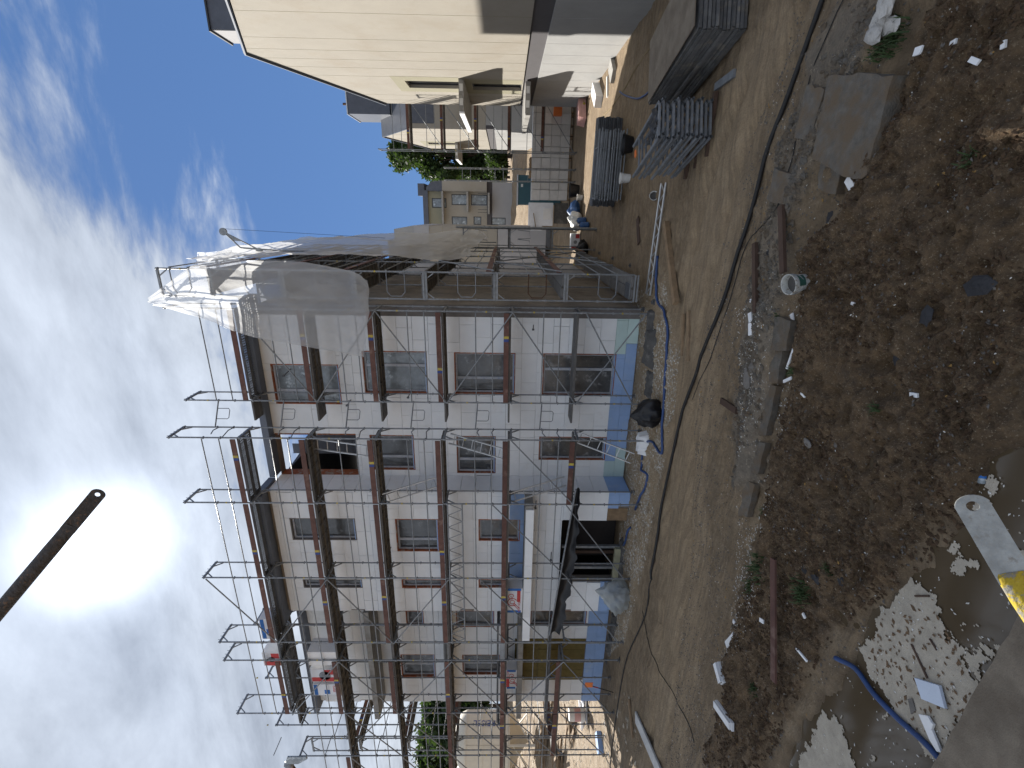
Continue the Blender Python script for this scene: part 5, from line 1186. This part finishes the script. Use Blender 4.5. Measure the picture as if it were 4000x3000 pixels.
# the two near brace ends of the scaffold the photographer stands on
def brace(name, label, tip, far, r, m, pw, hole=True):
    tip, far = Vector(tip), Vector(far); d = (far-tip).normalized(); e = empty('diagonal_brace', far, 0, label, 'brace'); O = far
    view = (tip-Vector((0,0,CH))).normalized(); a = d.cross(view).normalized(); nn = a.cross(d).normalized()
    Rr = pw/2; c = tip+d*Rr*.8; b = MB(); th = .005; K = 24
    def loop(rad, sq): return [c+d*rad*math.cos(t)*(sq if math.cos(t) < 0 else 1)+a*rad*math.sin(t) for t in [2*math.pi*(k+.5)/K for k in range(K)]]
    O20, ring = loop(Rr, .8), loop(Rr*.36, 1)
    for k in range(K):      # the far half of the plate runs straight on into the tube
        q = O20[k]-c
        if q.dot(d) > 0: O20[k] = c+a*(Rr if q.dot(a) > 0 else -Rr)*min(1, abs(q.dot(a))/Rr*4)+d*.15
    vs_ = [p-nn*th/2 for p in O20]+[p-nn*th/2 for p in ring]+[p+nn*th/2 for p in O20]+[p+nn*th/2 for p in ring]; fs = []
    for k in range(K):
        j = (k+1) % K; fs += [(k,j,K+j,K+k), (2*K+k,3*K+k,3*K+j,2*K+j), (k,2*K+k,2*K+j,j), (K+k,K+j,3*K+j,3*K+k)]
    b.add(vs_, fs); b.build('flattened_end', 'alu_dull' if m == 'yellow_worn' else 'brace', e, O)
    s0 = c+d*.13; st = [(0,Rr*.985,.004),(.05,Rr*.97,r*.6),(.1,r,r)]; tb = MB(); o = 0; N_ = 16
    for dist, wa, wb in st+[((far-s0).length, r, r)]:
        for k in range(N_): t = 2*math.pi*k/N_; tb.v.append(tuple(s0+d*dist+a*wa*math.cos(t)+nn*wb*math.sin(t)))
    for i in range(3):
        for k in range(N_): tb.f.append((i*N_+k, i*N_+(k+1)%N_, (i+1)*N_+(k+1)%N_, (i+1)*N_+k))
    tb.f.append(tuple(range(N_))); tb.build('tube', m, e, O, True)
    return e
def dep(X, Y, z): D = pray(X, Y); return Vector((0,0,CH))+D*(z/D.dot(fw))
t1 = dep(395, 1915, 1.62); t1b = dep(-30, 2420, 1.58); d1_ = (t1b-t1).normalized(); post = t1+d1_*2.2
brace('diagonal_brace', 'dark scaffold brace end with a hole hanging before the bright sky', t1, post, .0225, 'brace', .045)
t2 = dep(3775, 1935, .95); t2b = dep(4010, 2330, .90); d2_ = (t2b-t2).normalized()
far2 = t2+d2_*1.2
brace('diagonal_brace', 'yellow painted scaffold brace end with a bare metal eye above the puddle', t2, far2, .024, 'yellow_worn', .055)
e = empty('scaffold_post', (post.x, post.y, 0), 0, 'scaffold post beside the camera carrying the braces', 'scaffold post'); MB().tube((0,0,-.1), (0,0,post.z+.6), .0242, 8).build('tube', 'galv', e)
MB().tube((0,0,far2.z), (far2.x-post.x, far2.y-post.y, far2.z), .02, 8).build('ledger', 'galv', e)
# ------------------------------------------------------------------ silos, lamp, far left things
def silo(label, x, y, zb, r, h, text=None, m='silo', tm='bluep'):
    e = empty('mortar_silo', (x, y, zb), 0, label, 'silo', 'mortar silos')
    MB().lathe([(.001,h+1.0),(r*.45,h+.95),(r*.9,h+.55),(r,h+.1)], 28).build('dome', m, e, smooth=True)
    MB().lathe([(r,h+.1),(r,1.9)], 28).build('shell', m, e, smooth=True)
    for z in (h-.05, h*.62+.7, 2.0): MB().lathe([(r+.002,z),(r+.03,z),(r+.03,z+.07),(r+.002,z+.07)], 28).build('hoop', m, e)
    MB().lathe([(r,1.9),(.25,.55),(.2,.4),(.001,.4)], 28).build('cone', m, e, smooth=True)
    for k in range(4):
        t = math.pi/4+k*math.pi/2; MB().bar((r*.98*math.cos(t), r*.98*math.sin(t), 0), (r*.98*math.cos(t), r*.98*math.sin(t), h), .12, .12).build('leg', m, e)
        t2_ = t+math.pi/2; MB().bar((r*.98*math.cos(t), r*.98*math.sin(t), .3), (r*.98*math.cos(t2_), r*.98*math.sin(t2_), 1.7), .07, .07).build('brace', m, e)
    if text:
        va = math.atan2(-y, -x)+.55; o = text_mesh(text, .62, 'lettering', tm, e, ((r+.02)*math.cos(va), (r+.02)*math.sin(va), h*.62+.4), (math.pi/2, 0, va+math.pi/2))
        o.rotation_mode = 'QUATERNION'; R1 = Matrix.Rotation(va+math.pi/2, 3, 'Z') @ Matrix.Rotation(math.pi/2, 3, 'X') @ Matrix.Rotation(math.pi/2, 3, 'Z'); o.rotation_quaternion = R1.to_quaternion()
    return e
pS = at(1995, 2888, 'y', 26); zb = HGT(pS.x, 26)
silo('cream mortar silo with lettering down its side seen through the left scaffold', pS.x, 26, zb, 1.95, 6.9-zb, 'KREISEL')
pS2 = at(1995, 3045, 'y', 27); silo('white mortar silo with red lettering at the lower left edge', pS2.x, 27, HGT(pS2.x, 27), 1.9, 4.3, 'ZIMNY', 'white_p', 'red_p')
def lamp():
    c = at(1140, 2985, 'y', 11.9); O = Vector((c.x-.4, 11.9, 0))
    e = empty('street_lamp', O, 0, 'grey lamp head on a dark pole at the lower left edge', 'lamp')
    MB().tube(O, (O.x, O.y, c.z-.1), .06, 10, .04).build('pole', 'dark_steel', e, O)
    MB().tube((O.x, O.y, c.z-.12), (c.x-.1, c.y, c.z-.02), .045, 8).build('arm', 'rust', e, O)
    MB().lathe([(.001,-.05),(.10,-.05),(.13,.0),(.13,.16),(.09,.25),(.001,.26)], 18, tuple(c)).build('lamp_head', 'galv', e, O, True)
    a = at(1130, 2960, 'y', 11.8); MB().prism([at(1112,2985,'y',11.8), at(1122,2958,'y',11.8), at(1195,2958,'y',11.8), at(1200,2966,'y',11.8), at(1165,2985,'y',11.8)], (0,.05,0)).build('glass_cover', 'foil2', e, O)
lamp()
# pallets, boards, fence and lumber behind the scaffold on the left
for i, (px, py, w, h, l, m) in enumerate(((2190, 2790, 2.2, .5, 'pile of pale timber behind the left scaffold', 'wood'), (2240, 2850, 2.6, .4, 'low pile of boards behind the left scaffold', 'wood'), (2140, 2900, 3.0, .8, 'heap of timber offcuts under the silo', 'wood'), (2290, 2760, 1.2, .3, 'white carton heap left of the building', 'paper'), (2215, 2960, 2.4, .6, 'stack of planks at the lower left edge', 'wood'))):
    p = at(px, py); 
    if (p.xy).length > 42: p = at(px, py)*.8; 
    g = HGT(p.x, p.y); e = empty('lumber_pile', (p.x, p.y, g), random.uniform(-.4,.4), l, 'lumber')
    for k in range(9):
        o = MB().box((-w/2, -.09, 0), (w/2, .09, .06)).build('board', m, e); o.location = (random.uniform(-.3,.3), random.uniform(-.5,.5), .02+h*k/9); o.rotation_euler = (random.uniform(-.1,.1), random.uniform(-.12,.12), random.uniform(-.5,.5))
rock('yellow_sack', at(2010, 2815, 'y', 24), .6, 'yellow', 'yellow sack lying on the silo frame', 'sack', 4) if False else None
e = empty('wash_drum', at(2282, 2790, 'z', .2), 0, 'white drum with pink label left of the building', 'drum'); MB().lathe([(.001,0),(.3,0),(.3,.75),(.001,.75)], 18).build('body', 'white_p', e); MB().lathe([(.303,.2),(.303,.5)], 18).build('label', 'pink', e)
# ------------------------------------------------------------------ trees
def tree(label, c, trunk_h, rad, hgt, n, m, seed, leaf=.22, name='tree', group='trees around the site'):
    rd = np.random.RandomState(seed); e = empty(name, c, 0, label, 'tree', group)
    tb = MB(); tb.path([(0,0,-.3), (.05,0,trunk_h*.5), (0,.1,trunk_h)], rad*.07, 8, True, rad*.04)
    clumps = []
    for k in range(70):
        a = rd.uniform(0, 2*math.pi); v = rd.uniform(-.9, 1); rr_ = math.sqrt(1-min(.99, v*v))*rad*rd.uniform(.35, .98)
        clumps.append((rr_*math.cos(a), rr_*math.sin(a), trunk_h+hgt*.5+v*hgt*.5, rd.uniform(.20, .38)*rad))
    for cx, cy, cz, cr_ in clumps[:14]: tb.tube((0, 0, trunk_h*.8+rd.uniform(0,.2)*hgt), (cx*.85, cy*.85, cz), rad*.025, 5, rad*.008)
    tb.build('trunk', 'bark', e)
    N_ = n; which = rd.randint(0, len(clumps), N_); C_ = np.array(clumps)[which]
    dirv = rd.normal(size=(N_, 3)); dirv /= np.linalg.norm(dirv, axis=1)[:, None]; rr2 = C_[:, 3:4]*rd.uniform(.2, 1.08, (N_, 1))
    pos = C_[:, :3]+dirv*rr2*np.array([1, 1, .8])
    u = rd.normal(size=(N_, 3)); u /= np.linalg.norm(u, axis=1)[:, None]; w = np.cross(u, rd.normal(size=(N_, 3))); w /= np.linalg.norm(w, axis=1)[:, None]
    sz = leaf*rd.uniform(.6, 1.3, (N_, 1)); q = np.stack([pos-u*sz, pos+w*sz*.55, pos+u*sz, pos-w*sz*.55], 1).reshape(-1, 3)
    me = bpy.data.meshes.new('crown'); me.from_pydata([tuple(x) for x in q], [], [(4*i, 4*i+1, 4*i+2, 4*i+3) for i in range(N_)]); me.materials.append(M[m]); o = bpy.data.objects.new('crown', me); COL.objects.link(o); o.parent = e
    return e
def T(px, py, y, *a, **k):
    p = at(px, py, 'y', y); tree(k.pop('label'), (p.x, y, HGT(p.x, y)), *a, **k)
T(1700, 605, 78, 3.0, 4.8, 14.5, 26000, 'leaf', 1, .30, label='tall leafy tree rising behind the second beige house')
T(1800, 690, 82, 1.5, 3.4, 9, 16000, 'leaf2', 2, .30, label='rounder darker tree beside the tall one at street end')
T(1860, 610, 70, .6, 2.2, 2.6, 4000, 'leaf', 3, .2, label='low bush at the street end embankment')
T(1880, 650, 72, .5, 2.0, 2.2, 3500, 'leaf2', 4, .2, label='dark shrub left of the low bush')
for i, (px, py, y, h, l) in enumerate(((1840, 2760, 40, 9, 'tree seen between the building end and the silo'), (1800, 2850, 44, 11, 'tree crown rising behind the cream silo'), (1790, 2950, 46, 12, 'tree at the lower left edge behind the silos'), (1850, 3040, 44, 11, 'leftmost tree behind the white silo'))):
    T(px, py, y, 2.5, 4.6, h-2.5, 9000, 'leaf2' if i % 2 else 'leaf', 20+i, .32, label=l)
# grass tufts
def tuft(label, c, n, h, r, seed, m='grass'):
    rd = random.Random(seed); b = MB()
    for k in range(n):
        a = rd.uniform(0, 6.28); d0_ = rd.uniform(0, r); x, y = d0_*math.cos(a), d0_*math.sin(a); ln = h*rd.uniform(.5, 1.2); lean = rd.uniform(.2, .9)*ln; t = rd.uniform(0, 6.28); w = .006+.004*rd.random()
        p = [(x-w*math.sin(t), y+w*math.cos(t), 0), (x+w*math.sin(t), y-w*math.cos(t), 0), (x+lean*.5*math.cos(t)+w*.7*math.sin(t), y+lean*.5*math.sin(t)-w*.7*math.cos(t), ln*.65), (x+lean*.5*math.cos(t)-w*.7*math.sin(t), y+lean*.5*math.sin(t)+w*.7*math.cos(t), ln*.65), (x+lean*math.cos(t), y+lean*math.sin(t), ln*.8)]
        b.add(p, [(0,1,2,3), (3,2,4)])
    o = b.build('grass_tuft', m); o.location = c; return tag(o, label, 'grass', 'grass tufts')
for i, (x, y, n, h, r, l) in enumerate(((3500,150,120,.16,.22,'grass tuft by the white rubble at upper right'), (3450,200,60,.12,.14,'smaller grass tuft beside the white rubble'), (3470,1600,30,.10,.06,'lone weed on the bare brown soil'), (3010,1830,70,.12,.14,'grass tuft at the soil edge above the rubble chips'), (2960,2010,60,.10,.14,'grass tuft on the dark crumbled edge'), (2990,2220,160,.16,.26,'large grass tuft left of the red brown board'), (3170,2310,140,.13,.22,'grass tuft right of the red brown board'), (2950,2280,90,.14,.18,'grass tuft among the white chips at left'), (3265,2225,50,.10,.10,'small tuft near the dark rubber chunks'), (3110,1450,40,.09,.08,'sprig beside the white foam stick'), (3050,1240,30,.08,.06,'sprig under the bucket'), (3820,620,40,.08,.10,'sparse tuft on the right soil'), (2960,2690,60,.1,.12,'tuft at the end of the red brown board'))):
    tuft(l, G(x, y, -.01), n, h, r, 40+i)
# white rubble lump at upper right
for k in range(6):
    p = G(3500, 70); rock('rubble_lump', (p.x+random.uniform(-.16,.16), p.y+random.uniform(-.14,.14), p.z+.02+.02*k), .10+.02*(k % 3), mat('white_rubble', (.50,.48,.45), .95, 0, .25, 14, .5, 60) if k == 0 else bpy.data.materials['white_rubble'], 'whitish rubble lump in the small heap at upper right', 'rubble', 60+k)['group'] = 'white rubble lumps'
# ------------------------------------------------------------------ strewn small stuff
def strew(name, label, cat, n, sampler, m, size, seed, flat=.35):
    rd = np.random.RandomState(seed); P = sampler(rd, n); z = HGT(P[:, 0], P[:, 1], True); b = MB(); k = 0
    V = []; Fc = []
    for (x, y), zz in zip(P, z):
        s = size*rd.uniform(.4, 1.5); a = rd.uniform(0, 6.28); t = rd.uniform(-.5, .5, 2); q = []
        for j in range(4):
            an = a+j*math.pi/2+rd.uniform(-.4, .4); l = s*(1.3 if j % 2 else .7); q.append((x+l*math.cos(an), y+l*math.sin(an), zz+.004+l*(t[0]*math.cos(an)+t[1]*math.sin(an))*.5))
        o = len(V); V += q+[(x, y, zz+s*flat+.006)]; Fc += [(o,o+1,o+4),(o+1,o+2,o+4),(o+2,o+3,o+4),(o+3,o,o+4)]
    b.v, b.f = V, Fc; return tag(b.build(name, m), label, cat, kind='stuff')
def inzone(Z, pad=0.):
    lo, hi = Z.min(0)-pad, Z.max(0)+pad
    def f(rd, n):
        out = np.zeros((0, 2))
        while len(out) < n:
            p = rd.uniform(lo, hi, (n*3, 2)); k = fbm(p[:, 0]*1.7, p[:, 1]*1.7, 3) > rd.uniform(.3, .62, len(p)); p = p[k & inpoly(p[:, 0], p[:, 1], Z)]; out = np.vstack([out, p])
        return out[:n]
    return f
Z_ALL = wpoly([(3100,0),(4000,0),(4000,1650),(3700,2050),(3300,2600),(3000,3000),(2600,3000),(2700,1800),(2800,1000)])
Z_EDGE = wpoly([(2880,1200),(3110,1180),(3120,1480),(3060,1800),(3000,2300),(2880,2600),(2820,2600),(2880,2100),(2900,1700)])
strew('foam_crumbs', 'white foam crumbs strewn along the wall foot', 'crumbs', 5000, inzone(Z_CHIP), 'crumb', .020, 1)
strew('wood_chips', 'pale wood chips strewn along the wall foot', 'chips', 4500, inzone(Z_CHIP, .2), 'chip', .034, 2)
strew('foam_crumbs', 'scattered white crumbs over the mud', 'crumbs', 900, inzone(Z_ALL), 'crumb', .0095, 3)
strew('foam_crumbs', 'white flakes gathered along the cracked gutter', 'crumbs', 2000, inzone(Z_EDGE), 'crumb', .011, 4)
strew('pebbles', 'grey pebbles scattered over the site ground', 'pebbles', 5000, inzone(Z_ALL), 'lump', .014, 5, .7)
strew('clods', 'dark soil clods on the brown heap', 'clods', 9000, inzone(Z_DARK), mat('soil_clod', (.095,.058,.032), .95, 0, .5, 9, .3, 60), .022, 6, .8)
strew('dead_leaves', 'yellow brown dead leaves scattered on the ground', 'leaves', 260, inzone(Z_ALL), mat('dead_leaf', (.34,.20,.06), .9, 0, .4, 9, .1), .018, 7, .2)
strew('rubble', 'broken grey rubble along the crumbled concrete strip', 'rubble', 900, inzone(Z_GREY), 'plate', .045, 11, .7)
strew('slab_grit', 'grit and pebbles on the concrete slab', 'grit', 1, inzone(Z_GREY), 'lump', .01, 12) if False else None
Z_SC = wpoly([(3440,2400),(3640,2340),(3740,2560),(3800,2720),(3660,2980),(3480,2740),(3370,2560)])
strew_z = HGT
HGT_ = HGT
def HGT(x, y, full=False): return np.maximum(HGT_(x, y, True), PZ+.014) if full else max(HGT_(x, y), PZ)
strew('bark_chips', 'brown bark chips floating on the beige scum', 'chips', 170, inzone(Z_SC), mat('bark_chip', (.16,.10,.055), .9, 0, .5, 9, .1), .020, 9, .15)
strew('foam_crumbs', 'white crumbs on the scum and water', 'crumbs', 260, inzone(Z_PUD), 'crumb', .010, 10, .3)
Z_LEFT = np.array([(-15,11.5),(-15,8),(-30,8),(-45,30),(-30,40),(-21,16)])
strew('wood_chips', 'pale debris on the sunlit ground left of the building', 'chips', 2500, inzone(Z_LEFT), 'chip', .07, 8)
SC.render.film_transparent = False
